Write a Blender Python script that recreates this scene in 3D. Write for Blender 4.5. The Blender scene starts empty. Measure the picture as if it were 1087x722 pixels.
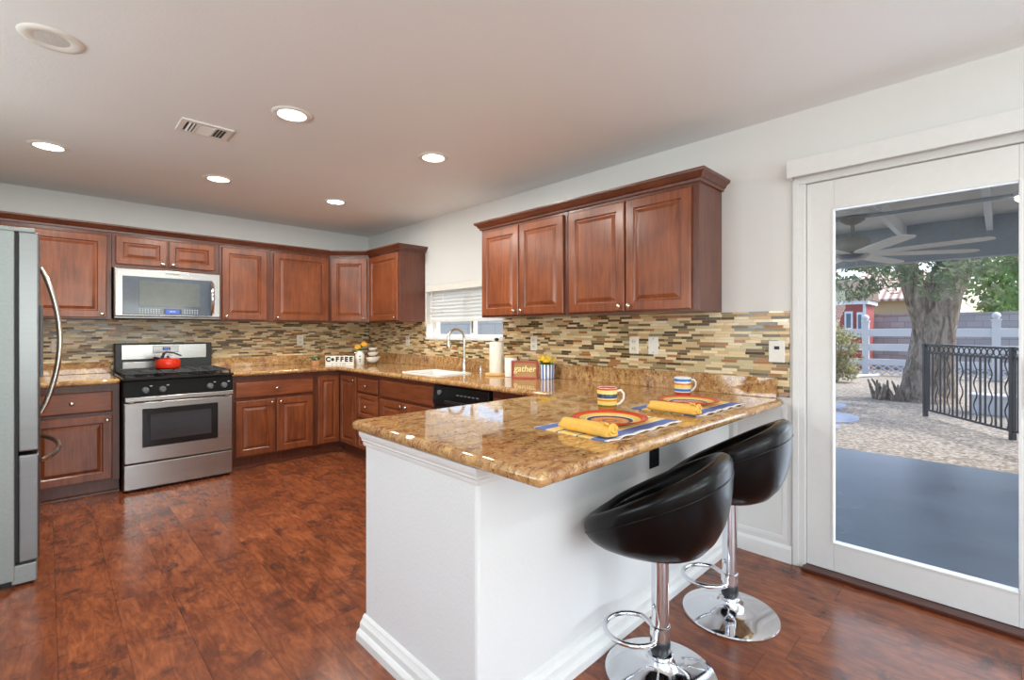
import bpy, bmesh, math, random
from mathutils import Vector, Matrix
S = bpy.context.scene
C = S.collection
PI = math.pi
# ------------------------------------------------------------------ camera
FPX = 506.2
YAW = math.atan((543.5 - 49.2) / FPX)
cam_d = bpy.data.cameras.new('camera')
cam = bpy.data.objects.new('camera', cam_d)
C.objects.link(cam)
cam_d.sensor_fit = 'HORIZONTAL'
cam_d.sensor_width = 36
cam_d.lens = FPX / 1087 * 36
cam_d.shift_y = -9.2 / 1087
cam_d.clip_start = 0.05
cam_d.clip_end = 500
cam.location = (0, 0, 1.26)
cam.rotation_euler = (PI / 2, 0, -YAW)
S.camera = cam
S.view_settings.view_transform = 'Standard'
S.view_settings.look = 'None'
S.view_settings.gamma = 1
S.view_settings.exposure = -0.20
S.view_settings.use_curve_mapping = False
try:
    S.cycles.max_bounces = 10
    S.cycles.transparent_max_bounces = 24
    S.cycles.sample_clamp_indirect = 6
    S.cycles.use_denoising = True
except Exception:
    pass
# ------------------------------------------------------------------ sky, sun, large lights
SKY = 0.62
SUN = 3.7
w = bpy.data.worlds.new('sky')
S.world = w
w.use_nodes = True
wn = w.node_tree
wn.nodes.clear()
sky = wn.nodes.new('ShaderNodeTexSky')
sky.sky_type = 'NISHITA'
sky.sun_disc = False
sky.sun_elevation = math.radians(52)
sky.sun_rotation = math.radians(135)
sky.ozone_density = 1.0
sky.dust_density = 3.0
bg = wn.nodes.new('ShaderNodeBackground')
bg.inputs['Strength'].default_value = SKY
out = wn.nodes.new('ShaderNodeOutputWorld')
wn.links.new(sky.outputs[0], bg.inputs[0])
wn.links.new(bg.outputs[0], out.inputs[0])


def light(name, kind, loc, energy, col=(1, 1, 1), rot=(0, 0, 0), **kw):
    d = bpy.data.lights.new(name, kind)
    d.energy = energy
    d.color = col
    for k, v in kw.items():
        setattr(d, k, v)
    o = bpy.data.objects.new(name, d)
    C.objects.link(o)
    o.location = loc
    o.rotation_euler = rot
    return o


sun = light('sun', 'SUN', (8, -8, 12), SUN, (1, .97, .92), angle=.01)
sun.rotation_euler = Vector((-.25, .5, -.83)).to_track_quat('-Z', 'Y').to_euler()
# fill lights added at unseen window openings of the dining side behind the camera
light('rear_fill', 'AREA', (0.9, -3.3, 1.35), 118, (.84, .97, .99), (PI / 2 + .95, 0, 0), shape='RECTANGLE', size=3.2, size_y=2.0)
light('side_fill', 'AREA', (-2.4, -1.9, 1.45), 100, (.88, .98, .98), (PI / 2 + .95, 0, -PI / 2 + .5), shape='RECTANGLE', size=3.0, size_y=1.7)
# fill light added at an unseen side opening to lift the kitchen ceiling
light('kitchen_fill', 'AREA', (-2.4, 2.35, 1.5), 80, (.88, .98, .98), (PI / 2 + 1.05, 0, -PI / 2), shape='RECTANGLE', size=1.5, size_y=1.6)
light('door_daylight', 'AREA', (3.02, 0.0, 1.05), 16, (.80, .90, 1.0), (PI / 2, 0, PI / 2), shape='RECTANGLE', size=1.3, size_y=1.7)  # daylight falling in through the glass door
CAN_W = 16.5
CAN_COL = (.98, 1, .94)

# ------------------------------------------------------------------ material helpers


def srgb(r, g, b, a=1):
    f = lambda c: (c / 255 / 12.92) if c / 255 <= .04045 else ((c / 255 + .055) / 1.055) ** 2.4
    return (f(r), f(g), f(b), a)


class NT:
    def __init__(s, name):
        s.m = bpy.data.materials.new(name)
        s.m.use_nodes = True
        s.t = s.m.node_tree
        s.t.nodes.clear()
        s.out = s.n('ShaderNodeOutputMaterial')
        s.b = s.n('ShaderNodeBsdfPrincipled')
        s.l(s.b.outputs[0], s.out.inputs[0])

    def n(s, typ, **kw):
        nd = s.t.nodes.new(typ)
        for k, v in kw.items():
            setattr(nd, k, v)
        return nd

    def l(s, a, b):
        s.t.links.new(a, b)

    def put(s, sock, val):
        if hasattr(val, 'is_linked') or isinstance(val, bpy.types.NodeSocket):
            s.l(val, sock)
        else:
            sock.default_value = val

    def math(s, op, a, b=0.0, c=None):
        nd = s.n('ShaderNodeMath', operation=op)
        s.put(nd.inputs[0], a)
        s.put(nd.inputs[1], b)
        if c is not None:
            s.put(nd.inputs[2], c)
        return nd.outputs[0]

    def mix(s, fac, a, b, mode='MIX'):
        nd = s.n('ShaderNodeMix', data_type='RGBA', blend_type=mode)
        s.put(nd.inputs[0], fac)
        s.put(nd.inputs[6], a)
        s.put(nd.inputs[7], b)
        return nd.outputs[2]

    def ramp(s, fac, stops, interp='LINEAR'):
        nd = s.n('ShaderNodeValToRGB')
        cr = nd.color_ramp
        cr.interpolation = interp
        while len(cr.elements) > 1:
            cr.elements.remove(cr.elements[-1])
        cr.elements[0].position = stops[0][0]
        cr.elements[0].color = stops[0][1]
        for p, c in stops[1:]:
            e = cr.elements.new(p)
            e.color = c
        s.put(nd.inputs[0], fac)
        return nd.outputs[0]

    def noise(s, vec, scale, detail=3, rough=.5, dist=0.0):
        nd = s.n('ShaderNodeTexNoise')
        s.put(nd.inputs['Vector'], vec)
        nd.inputs['Scale'].default_value = scale
        nd.inputs['Detail'].default_value = detail
        nd.inputs['Roughness'].default_value = rough
        nd.inputs['Distortion'].default_value = dist
        return nd.outputs[0]

    def mapv(s, vec, scale=(1, 1, 1), loc=(0, 0, 0)):
        nd = s.n('ShaderNodeMapping')
        s.put(nd.inputs[0], vec)
        nd.inputs['Scale'].default_value = scale
        nd.inputs['Location'].default_value = loc
        return nd.outputs[0]

    def pos(s):
        return s.n('ShaderNodeNewGeometry').outputs['Position']

    def obj(s):
        return s.n('ShaderNodeTexCoord').outputs['Object']

    def sep(s, v):
        nd = s.n('ShaderNodeSeparateXYZ')
        s.l(v, nd.inputs[0])
        return nd.outputs

    def comb(s, x, y, z):
        nd = s.n('ShaderNodeCombineXYZ')
        for i, q in enumerate((x, y, z)):
            s.put(nd.inputs[i], q)
        return nd.outputs[0]

    def bump(s, h, strength=.3, dist=.01):
        nd = s.n('ShaderNodeBump')
        nd.inputs['Strength'].default_value = strength
        nd.inputs['Distance'].default_value = dist
        s.put(nd.inputs['Height'], h)
        s.l(nd.outputs[0], s.b.inputs['Normal'])

    def set(s, col=None, rough=None, metal=None, **kw):
        if col is not None:
            s.put(s.b.inputs['Base Color'], col)
        if rough is not None:
            s.put(s.b.inputs['Roughness'], rough)
        if metal is not None:
            s.put(s.b.inputs['Metallic'], metal)
        for k, v in kw.items():
            s.put(s.b.inputs[k.replace('_', ' ')], v)
        return s


def plain(name, col, rough=.5, metal=0.0, vary=.06, scale=30, bump=0.0, **kw):
    t = NT(name)
    n = t.noise(t.obj(), scale, 3)
    lo = tuple(c * (1 - vary) for c in col[:3]) + (1,)
    hi = tuple(min(1, c * (1 + vary)) for c in col[:3]) + (1,)
    t.set(t.ramp(n, [(.3, lo), (.7, hi)]), rough, metal, **kw)
    if bump:
        t.bump(t.noise(t.obj(), scale * 4, 2), bump, .002)
    return t.m


def paint(name, col, bump=.25, scale=130, rough=.6):
    t = NT(name)
    p = t.pos()
    n = t.noise(p, 1.3, 2)
    t.set(t.ramp(n, [(.3, tuple(c * .97 for c in col[:3]) + (1,)), (.7, col)]), rough)
    t.bump(t.noise(p, scale, 3, .6), bump, .004)
    return t.m


M = {}
M['wall'] = paint('wall_paint', srgb(226, 224, 221))
M['pony'] = paint('textured_wall_paint', srgb(232, 232, 233), .35, 75)
M['ceiling'] = paint('ceiling_paint', srgb(240, 240, 240), .2, 90)
M['trim'] = plain('white_trim_paint', srgb(232, 231, 230), .35, vary=.015)
M['white_frame'] = plain('white_vinyl', srgb(226, 224, 222), .4, vary=.015)


def wood_mat(name, stops, horizontal=False, rough=.28):
    t = NT(name)
    p = t.pos()
    ri = t.n('ShaderNodeObjectInfo').outputs['Random']
    off = t.comb(t.math('MULTIPLY', ri, 13.0), t.math('MULTIPLY', ri, 7.0), t.math('MULTIPLY', ri, 29.0))
    add = t.n('ShaderNodeVectorMath', operation='ADD')
    t.l(p, add.inputs[0])
    t.l(off, add.inputs[1])
    v = add.outputs[0]
    sc = (1.4, 1.4, 16) if horizontal else (14, 14, 1.2)
    g = t.noise(t.mapv(v, sc), 3.0, 4, .6, .6)
    blot = t.noise(v, 5.0, 2, .5, .3)
    f = t.math('ADD', t.math('MULTIPLY', g, .62), t.math('MULTIPLY', blot, .38))
    col = t.ramp(f, stops)
    hv = t.n('ShaderNodeHueSaturation')
    t.l(col, hv.inputs['Color'])
    t.put(hv.inputs['Value'], t.math('ADD', .92, t.math('MULTIPLY', ri, .16)))
    t.set(hv.outputs[0], rough, Coat_Weight=.25, Coat_Roughness=.18)
    t.bump(g, .04, .001)
    return t.m


cherry = [(.30, srgb(96, 47, 27)), (.5, srgb(130, 69, 39)), (.72, srgb(154, 87, 51))]
M['cherry'] = wood_mat('cherry_wood', cherry)
M['cherry_h'] = wood_mat('cherry_wood_crossgrain', cherry, True)
M['cherry_frame'] = wood_mat('cherry_wood_frame', [(.3, srgb(74, 37, 25)), (.5, srgb(99, 51, 34)), (.72, srgb(118, 64, 42))])


def steel_mat(name, col, rough, horizontal=True):
    t = NT(name)
    p = t.obj()
    g = t.noise(t.mapv(p, (1.5, 1.5, 60) if horizontal else (60, 60, 1.5)), 1.2, 2)
    r = t.math('ADD', rough - .03, t.math('MULTIPLY', g, .06))
    t.set(t.ramp(g, [(.2, tuple(c * .93 for c in col[:3]) + (1,)), (.8, col)]), r, 1.0)
    return t.m


M['steel'] = steel_mat('brushed_steel', srgb(178, 175, 172), .25)
M['steel_door'] = steel_mat('satin_grey_steel', srgb(140, 141, 141), .32)
M['steel_side'] = plain('grey_painted_steel', srgb(150, 156, 155), .42, .35, vary=.05, scale=80, bump=.15)
M['steel_dark'] = steel_mat('dark_steel', srgb(165, 160, 158), .3)
M['nickel'] = plain('brushed_nickel', srgb(215, 208, 198), .22, 1.0, vary=.03)
M['chrome'] = plain('polished_chrome', srgb(225, 226, 230), .06, 1.0, vary=.01)
M['black_gloss'] = plain('black_enamel', srgb(20, 20, 22), .15, vary=.1)
M['fascia'] = plain('black_range_fascia', srgb(20, 18, 18), .4, vary=.1, Specular_IOR_Level=.12)
M['black_matte'] = plain('black_iron', srgb(26, 26, 28), .5, vary=.15)
M['dark_glass'] = plain('smoked_oven_glass', srgb(58, 57, 62), .08, vary=.05)
M['mw_glass'] = plain('smoked_microwave_glass', srgb(84, 90, 102), .08, vary=.05)
M['mw_screen'] = plain('perforated_microwave_window', srgb(96, 100, 98), .12, vary=.05)
M['black_plastic'] = plain('black_plastic', srgb(33, 33, 36), .35, vary=.08)
M['grey_plastic'] = plain('grey_plastic', srgb(105, 108, 112), .4, vary=.05)
M['leather'] = plain('black_faux_leather', srgb(6, 6, 7), .27, vary=.2, scale=60, bump=.04, Specular_IOR_Level=.28)
M['white_plastic'] = plain('white_plastic', srgb(232, 228, 220), .35, vary=.02)
M['almond_plastic'] = plain('almond_plastic', srgb(226, 214, 190), .35, vary=.02)
M['ceramic'] = plain('white_ceramic', srgb(240, 236, 228), .12, vary=.01)
M['letter'] = plain('black_lettering', srgb(40, 36, 32), .5)
M['red_enamel'] = plain('red_enamel', srgb(225, 52, 28), .18, vary=.04)
M['paper'] = plain('paper_towel', srgb(238, 230, 216), .8, vary=.03, scale=60, bump=.2)
M['pale_wood'] = plain('pale_bamboo', srgb(222, 178, 118), .4, vary=.12, scale=14)
M['red_wood'] = plain('red_painted_wood', srgb(176, 72, 56), .45, vary=.08)
M['tan_board'] = plain('tan_board', srgb(184, 140, 92), .6, vary=.06)
M['gold'] = plain('gold_lettering', srgb(246, 226, 160), .4)
M['terracotta'] = plain('terracotta', srgb(205, 150, 105), .6, vary=.1)
M['napkin'] = plain('yellow_napkin_cloth', srgb(240, 187, 88), .85, vary=.06, scale=60, bump=.25)
M['petal'] = plain('yellow_petals', srgb(242, 200, 50), .6, vary=.12)
M['petal_orange'] = plain('orange_yellow_petals', srgb(240, 170, 30), .6, vary=.12)
M['leaf_small'] = plain('green_foliage', srgb(95, 120, 60), .6, vary=.25)
M['leaf_pale'] = plain('pale_green_foliage', srgb(165, 180, 135), .6, vary=.2)
M['concrete'] = None
M['threshold'] = plain('dark_stained_threshold', srgb(78, 36, 24), .3, vary=.12)


def emit(name, col, strength, base=(0.8, 0.8, 0.8, 1)):
    t = NT(name)
    t.set(base, .3, 0.0, Emission_Color=col, Emission_Strength=strength)
    return t.m


M['lamp'] = emit('lit_lens', (1, .95, .87, 1), 9)
M['display_blue'] = emit('blue_display', srgb(80, 110, 235), 1.0, (0.02, .02, .05, 1))
M['display_digits'] = emit('pale_display_digits', srgb(190, 215, 255), 1.3, (0.02, .02, .05, 1))


def glass_mat(name, tint, rough=0.0, base=.035):
    t = NT(name)
    t.t.nodes.remove(t.b)
    tr = t.n('ShaderNodeBsdfTransparent')
    tr.inputs[0].default_value = tint
    gl = t.n('ShaderNodeBsdfGlossy')
    gl.inputs['Roughness'].default_value = rough
    lw = t.n('ShaderNodeFresnel')
    lw.inputs[0].default_value = 1.45
    mx = t.n('ShaderNodeMixShader')
    bf = t.n('ShaderNodeNewGeometry').outputs['Backfacing']
    t.l(t.math('MULTIPLY', lw.outputs[0], t.math('SUBTRACT', 1.0, bf)), mx.inputs[0])
    t.l(tr.outputs[0], mx.inputs[1])
    t.l(gl.outputs[0], mx.inputs[2])
    t.l(mx.outputs[0], t.out.inputs[0])
    return t.m


M['glass'] = glass_mat('clear_window_glass', (.95, .96, .97, 1))
M['jar_glass'] = glass_mat('clear_dispenser_glass', (.95, .95, .95, 1))

# mosaic tile: rows of strips, random lengths and colours
t = NT('mosaic_strip_tile')
x, y, z = t.sep(t.pos())[:3]
RH = .0168
u = t.math('SUBTRACT', x, y)
rowf = t.math('DIVIDE', z, RH)
row = t.math('FLOOR', rowf)
fr = t.math('FRACT', rowf)
wnz = t.n('ShaderNodeTexWhiteNoise', noise_dimensions='1D')
t.l(row, wnz.inputs['W'])
wv = t.math('ADD', t.math('DIVIDE', u, .088), t.math('MULTIPLY', wnz.outputs[0], 97.0))
wv = t.math('ADD', wv, t.math('MULTIPLY', row, 31.0))
vo = t.n('ShaderNodeTexVoronoi', voronoi_dimensions='1D', feature='F1')
vo.inputs['Scale'].default_value = 1
vo.inputs['Randomness'].default_value = .75
t.l(wv, vo.inputs['W'])
ve = t.n('ShaderNodeTexVoronoi', voronoi_dimensions='1D', feature='DISTANCE_TO_EDGE')
ve.inputs['Scale'].default_value = 1
ve.inputs['Randomness'].default_value = .75
t.l(wv, ve.inputs['W'])
rc = t.n('ShaderNodeSeparateColor')
t.l(vo.outputs['Color'], rc.inputs[0])
tile = t.ramp(rc.outputs[0], [(0, srgb(232, 208, 164)), (.22, srgb(212, 178, 130)), (.38, srgb(82, 62, 42)), (.50, srgb(204, 188, 148)),
                              (.62, srgb(146, 128, 92)), (.72, srgb(168, 112, 66)), (.80, srgb(240, 222, 186)), (.91, srgb(104, 86, 58))], 'CONSTANT')
tile = t.mix(t.math('MULTIPLY', t.noise(t.pos(), 90, 3), .15), tile, srgb(120, 90, 60))
mz = t.math('LESS_THAN', fr, .09)
mu = t.math('LESS_THAN', ve.outputs[0], .011)
mort = t.math('MAXIMUM', mz, mu)
rg = t.math('ADD', .08, t.math('MULTIPLY', rc.outputs[1], .35))
t.set(t.mix(mort, tile, srgb(190, 166, 126)), t.math('MAXIMUM', rg, t.math('MULTIPLY', mort, .7)))
t.bump(t.math('ADD', t.math('SUBTRACT', 1.0, mort), t.math('MULTIPLY', rc.outputs[2], .6)), .35, .003)
M['tile'] = t.m

# granite
t = NT('golden_granite')
p = t.pos()
big = t.noise(t.mapv(p, (1, 1.8, 1.2)), 3.6, 6, .66, 1.0)
med = t.noise(t.mapv(p, (1, 1.9, 1.2), (3, 1, 7)), 15, 6, .7, .6)
fine = t.noise(t.mapv(p, (1, 1, 1), (9, 4, 2)), 95, 3, .6)
vein = t.noise(t.mapv(p, (1.2, 2.2, 1.4), (2, 8, 5)), 7, 6, .65, 1.6)
c = t.ramp(big, [(.28, srgb(120, 70, 44)), (.42, srgb(170, 118, 72)), (.52, srgb(198, 156, 102)), (.60, srgb(150, 94, 60)), (.72, srgb(196, 160, 112))])
c = t.mix(t.ramp(med, [(.44, (0, 0, 0, 1)), (.68, (1, 1, 1, 1))]), c, srgb(212, 172, 114))
vm = t.math('SUBTRACT', 1.0, t.math('MULTIPLY', t.math('ABSOLUTE', t.math('SUBTRACT', vein, .5)), 16.0))
vm = t.math('MULTIPLY', t.math('MAXIMUM', vm, 0.0), .42)
c = t.mix(vm, c, srgb(128, 70, 38))
dk = t.ramp(t.math('ADD', t.math('MULTIPLY', fine, .55), t.math('MULTIPLY', med, .45)), [(.385, (1, 1, 1, 1)), (.455, (0, 0, 0, 1))])
c = t.mix(t.math('MULTIPLY', dk, .85), c, srgb(62, 40, 24))
lt = t.ramp(t.noise(t.mapv(p, (1, 1, 1), (5, 5, 1)), 48, 3, .6), [(.58, (0, 0, 0, 1)), (.7, (1, 1, 1, 1))])
c = t.mix(t.math('MULTIPLY', lt, .55), c, srgb(232, 208, 160))
t.set(c, .05, Specular_IOR_Level=.85)
M['granite'] = t.m

# laminate floor planks along Y
t = NT('hand_scraped_laminate')
p = t.pos()
x, y, z = t.sep(p)[:3]
PW, PL = .2, 1.22
xf = t.math('DIVIDE', t.math('ADD', x, 20.0 - .03), PW)
ci = t.math('FLOOR', xf)
w1 = t.n('ShaderNodeTexWhiteNoise', noise_dimensions='1D')
t.l(ci, w1.inputs['W'])
yf = t.math('ADD', t.math('DIVIDE', y, PL), t.math('MULTIPLY', w1.outputs[0], 9.0))
rj = t.math('FLOOR', yf)
w2 = t.n('ShaderNodeTexWhiteNoise', noise_dimensions='2D')
t.l(t.comb(ci, rj, 0.0), w2.inputs['Vector'])
rnd = w2.outputs[0]
off = t.comb(t.math('MULTIPLY', rnd, 31.0), t.math('MULTIPLY', rnd, 17.0), rnd)
ad = t.n('ShaderNodeVectorMath', operation='ADD')
t.l(p, ad.inputs[0])
t.l(off, ad.inputs[1])
v = ad.outputs[0]
grain = t.noise(t.mapv(v, (14, 2.6, 1)), 2.2, 5, .62, 1.5)
blot = t.noise(t.mapv(v, (1.4, .8, 1)), 3.6, 5, .65, .8)
knot = t.noise(t.mapv(v, (1.2, 1.0, 1), (4, 4, 4)), 5.0, 5, .68, .5)
f = t.math('ADD', t.math('MULTIPLY', grain, .5), t.math('MULTIPLY', blot, .5))
c = t.ramp(f, [(.30, srgb(74, 39, 27)), (.44, srgb(114, 61, 39)), (.56, srgb(148, 82, 50)), (.72, srgb(184, 112, 70))])
km = t.ramp(knot, [(.33, (1, 1, 1, 1)), (.46, (0, 0, 0, 1))])
c = t.mix(t.math('MULTIPLY', km, .80), c, srgb(56, 36, 35))
c = t.mix(t.math('MULTIPLY', rnd, .35), c, srgb(118, 62, 40))
sx = t.math('LESS_THAN', t.math('FRACT', xf), .016)
sy = t.math('LESS_THAN', t.math('FRACT', yf), .0030)
seam = t.math('MAXIMUM', sx, sy)
c = t.mix(t.math('MULTIPLY', seam, .45), c, srgb(40, 22, 18))
t.set(c, t.math('ADD', .15, t.math('MULTIPLY', blot, .14)), Specular_IOR_Level=.5)
t.bump(t.math('SUBTRACT', t.math('MULTIPLY', grain, .3), t.math('MULTIPLY', seam, .5)), .10, .004)
M['floor'] = t.m

# outdoor grounds
t = NT('sealed_concrete')
p = t.pos()
n = t.noise(p, 1.6, 5, .6, .4)
t.set(t.ramp(n, [(.3, srgb(94, 108, 122)), (.7, srgb(120, 135, 150))]), t.math('ADD', .18, t.math('MULTIPLY', n, .3)))
t.bump(t.noise(p, 60, 3), .15, .003)
M['concrete'] = t.m
t = NT('decorative_gravel')
p = t.pos()
vo = t.n('ShaderNodeTexVoronoi')
vo.inputs['Scale'].default_value = 30
t.l(p, vo.inputs['Vector'])
rc = t.n('ShaderNodeSeparateColor')
t.l(vo.outputs['Color'], rc.inputs[0])
t.set(t.mix(t.math('MULTIPLY', t.noise(p, .8, 4), .5), t.ramp(rc.outputs[0], [(0, srgb(100, 94, 86)), (.5, srgb(146, 138, 126)), (1, srgb(184, 177, 165))]), srgb(126, 116, 104)), .9)
t.bump(vo.outputs['Distance'], .6, .02)
M['gravel'] = t.m
def block_mat(name, c1, c2, c3):
    t = NT(name)
    x, y, z = t.sep(t.pos())[:3]
    br = t.n('ShaderNodeTexBrick')
    t.l(t.comb(t.math('SUBTRACT', y, x), z, 0.0), br.inputs['Vector'])
    br.inputs['Scale'].default_value = 1
    br.inputs['Color1'].default_value = c1
    br.inputs['Color2'].default_value = c2
    br.inputs['Mortar'].default_value = c3
    br.inputs['Mortar Size'].default_value = .008
    br.inputs['Brick Width'].default_value = .4
    br.inputs['Row Height'].default_value = .2
    t.set(br.outputs[0], .9)
    return t.m


M['block'] = block_mat('grey_concrete_block', srgb(150, 148, 150), srgb(168, 166, 168), srgb(128, 126, 128))
M['block_pale'] = block_mat('pale_concrete_block', srgb(216, 208, 194), srgb(226, 218, 204), srgb(196, 188, 174))
M['grey_paint'] = plain('grey_exterior_paint', srgb(158, 168, 174), .6, vary=.04)
M['rafter_paint'] = plain('pale_exterior_paint', srgb(228, 229, 226), .6, vary=.04)
M['deck_paint'] = plain('beige_roof_deck', srgb(228, 224, 214), .7, vary=.05, scale=4)
M['fan_blade'] = plain('pale_fan_blade', srgb(232, 224, 208), .5, vary=.05)
M['fan_motor'] = plain('grey_fan_motor', srgb(140, 138, 132), .4, vary=.05)
M['iron'] = plain('dark_wrought_iron', srgb(52, 54, 58), .5, vary=.1)
M['rail_white'] = plain('white_rail_paint', srgb(206, 208, 212), .5, vary=.04)
M['shed_red'] = plain('red_siding', srgb(160, 82, 78), .7, vary=.06)
M['shed_white'] = plain('white_siding_trim', srgb(214, 224, 232), .6, vary=.03)
M['roof_brown'] = plain('brown_shingle', srgb(120, 104, 92), .9, vary=.15, scale=20)
M['stucco_tan'] = plain('tan_stucco', srgb(186, 164, 128), .9, vary=.05)
M['pane_dark'] = plain('house_window_glass', srgb(90, 110, 130), .1, vary=.03)
t = NT('clay_roof_tile')
x, y, z = t.sep(t.pos())[:3]
wv = t.n('ShaderNodeMath', operation='SINE')
t.l(t.math('MULTIPLY', y, 22.0), wv.inputs[0])
t.set(t.ramp(t.math('ADD', t.math('MULTIPLY', wv.outputs[0], .5), .5), [(0, srgb(136, 104, 92)), (1, srgb(222, 196, 182))]), .8)
M['roof_tile'] = t.m
t = NT('furrowed_bark')
p = t.obj()
n = t.noise(t.mapv(p, (3.4, 3.4, 1.0)), 3.0, 6, .65, 1.2)
t.set(t.ramp(n, [(.34, srgb(92, 80, 70)), (.5, srgb(146, 132, 118)), (.68, srgb(188, 174, 158))]), .95)
t.bump(n, .9, .06)
M['bark'] = t.m


def leaf_mat(name, a, b, trans=.35):
    t = NT(name)
    n = t.noise(t.pos(), 3.0, 3)
    c = t.ramp(n, [(.3, a), (.7, b)])
    t.set(c, .6, Transmission_Weight=0.0)
    tr = t.n('ShaderNodeBsdfTranslucent')
    t.l(c, tr.inputs[0])
    mx = t.n('ShaderNodeMixShader')
    mx.inputs[0].default_value = trans
    t.l(t.b.outputs[0], mx.inputs[1])
    t.l(tr.outputs[0], mx.inputs[2])
    t.l(mx.outputs[0], t.out.inputs[0])
    return t.m


M['leaf_tree'] = leaf_mat('grey_green_leaves', srgb(84, 104, 72), srgb(128, 142, 104))
M['leaf_bright'] = leaf_mat('bright_green_leaves', srgb(84, 124, 56), srgb(140, 170, 88))
M['leaf_bush'] = leaf_mat('shrub_leaves', srgb(116, 122, 78), srgb(176, 170, 118))
M['blind'] = leaf_mat('white_blind_slat', srgb(244, 244, 242), srgb(250, 250, 248), .55)
M['paver'] = plain('blue_grey_flagstone', srgb(132, 144, 164), .7, vary=.1, scale=6)


def stripes(name, stops, axis=2, radial=False, rough=.15, scale=1.0, fabric=False):
    t = NT(name)
    x, y, z = t.sep(t.obj())[:3]
    if radial:
        r = t.math('SQRT', t.math('ADD', t.math('MULTIPLY', x, x), t.math('MULTIPLY', y, y)))
    else:
        r = (x, y, z)[axis]
    c = t.ramp(t.math('MULTIPLY', r, scale), stops, 'CONSTANT')
    t.set(c, rough)
    if fabric:
        t.bump(t.noise(t.obj(), 300, 2), .3, .002)
    return t.m


RED, ORG, YEL, NAV, BLU, WHT, GRN = srgb(214, 62, 40), srgb(226, 120, 62), srgb(246, 208, 112), srgb(50, 70, 100), srgb(62, 116, 190), srgb(238, 232, 224), srgb(96, 120, 62)
M['mug_a'] = stripes('banded_mug_glaze', [(0, ORG), (.10, GRN), (.2, YEL), (.38, ORG), (.46, YEL), (.52, NAV), (.72, YEL), (.9, RED), (.985, WHT)], scale=10)
M['mug_b'] = stripes('banded_blue_mug_glaze', [(0, RED), (.14, WHT), (.2, BLU), (.34, WHT), (.38, YEL), (.56, ORG), (.68, WHT), (.76, BLU), (.92, WHT)], scale=10)
M['plate'] = stripes('banded_plate_glaze', [(0, ORG), (.12, NAV), (.2, ORG), (.34, srgb(226, 150, 90)), (.5, NAV), (.6, WHT), (.64, YEL), (.80, srgb(232, 92, 50)), (.9, RED)], radial=True, scale=1 / .15)
DB, PY = srgb(104, 122, 178), srgb(246, 212, 128)
M['mat'] = stripes('striped_placemat_cloth', [(0, WHT), (.04, DB), (.20, WHT), (.225, PY), (.36, GRN), (.385, WHT), (.42, PY), (.60, WHT), (.63, GRN), (.66, PY), (.78, WHT), (.80, DB), (.96, WHT)], axis=1, rough=.9, scale=1 / .345, fabric=True)
# striped flower pot: vertical stripes around the pot
t = NT('blue_white_striped_glaze')
x, y, z = t.sep(t.obj())[:3]
an = t.math('ARCTAN2', y, x)
s_ = t.math('SINE', t.math('MULTIPLY', an, 13.0))
t.set(t.ramp(t.math('ADD', t.math('MULTIPLY', s_, .5), .5), [(0, srgb(64, 104, 176)), (.5, srgb(236, 232, 220))], 'CONSTANT'), .25)
M['pot_stripe'] = t.m

# ------------------------------------------------------------------ mesh builder
BASE = {}


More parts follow.
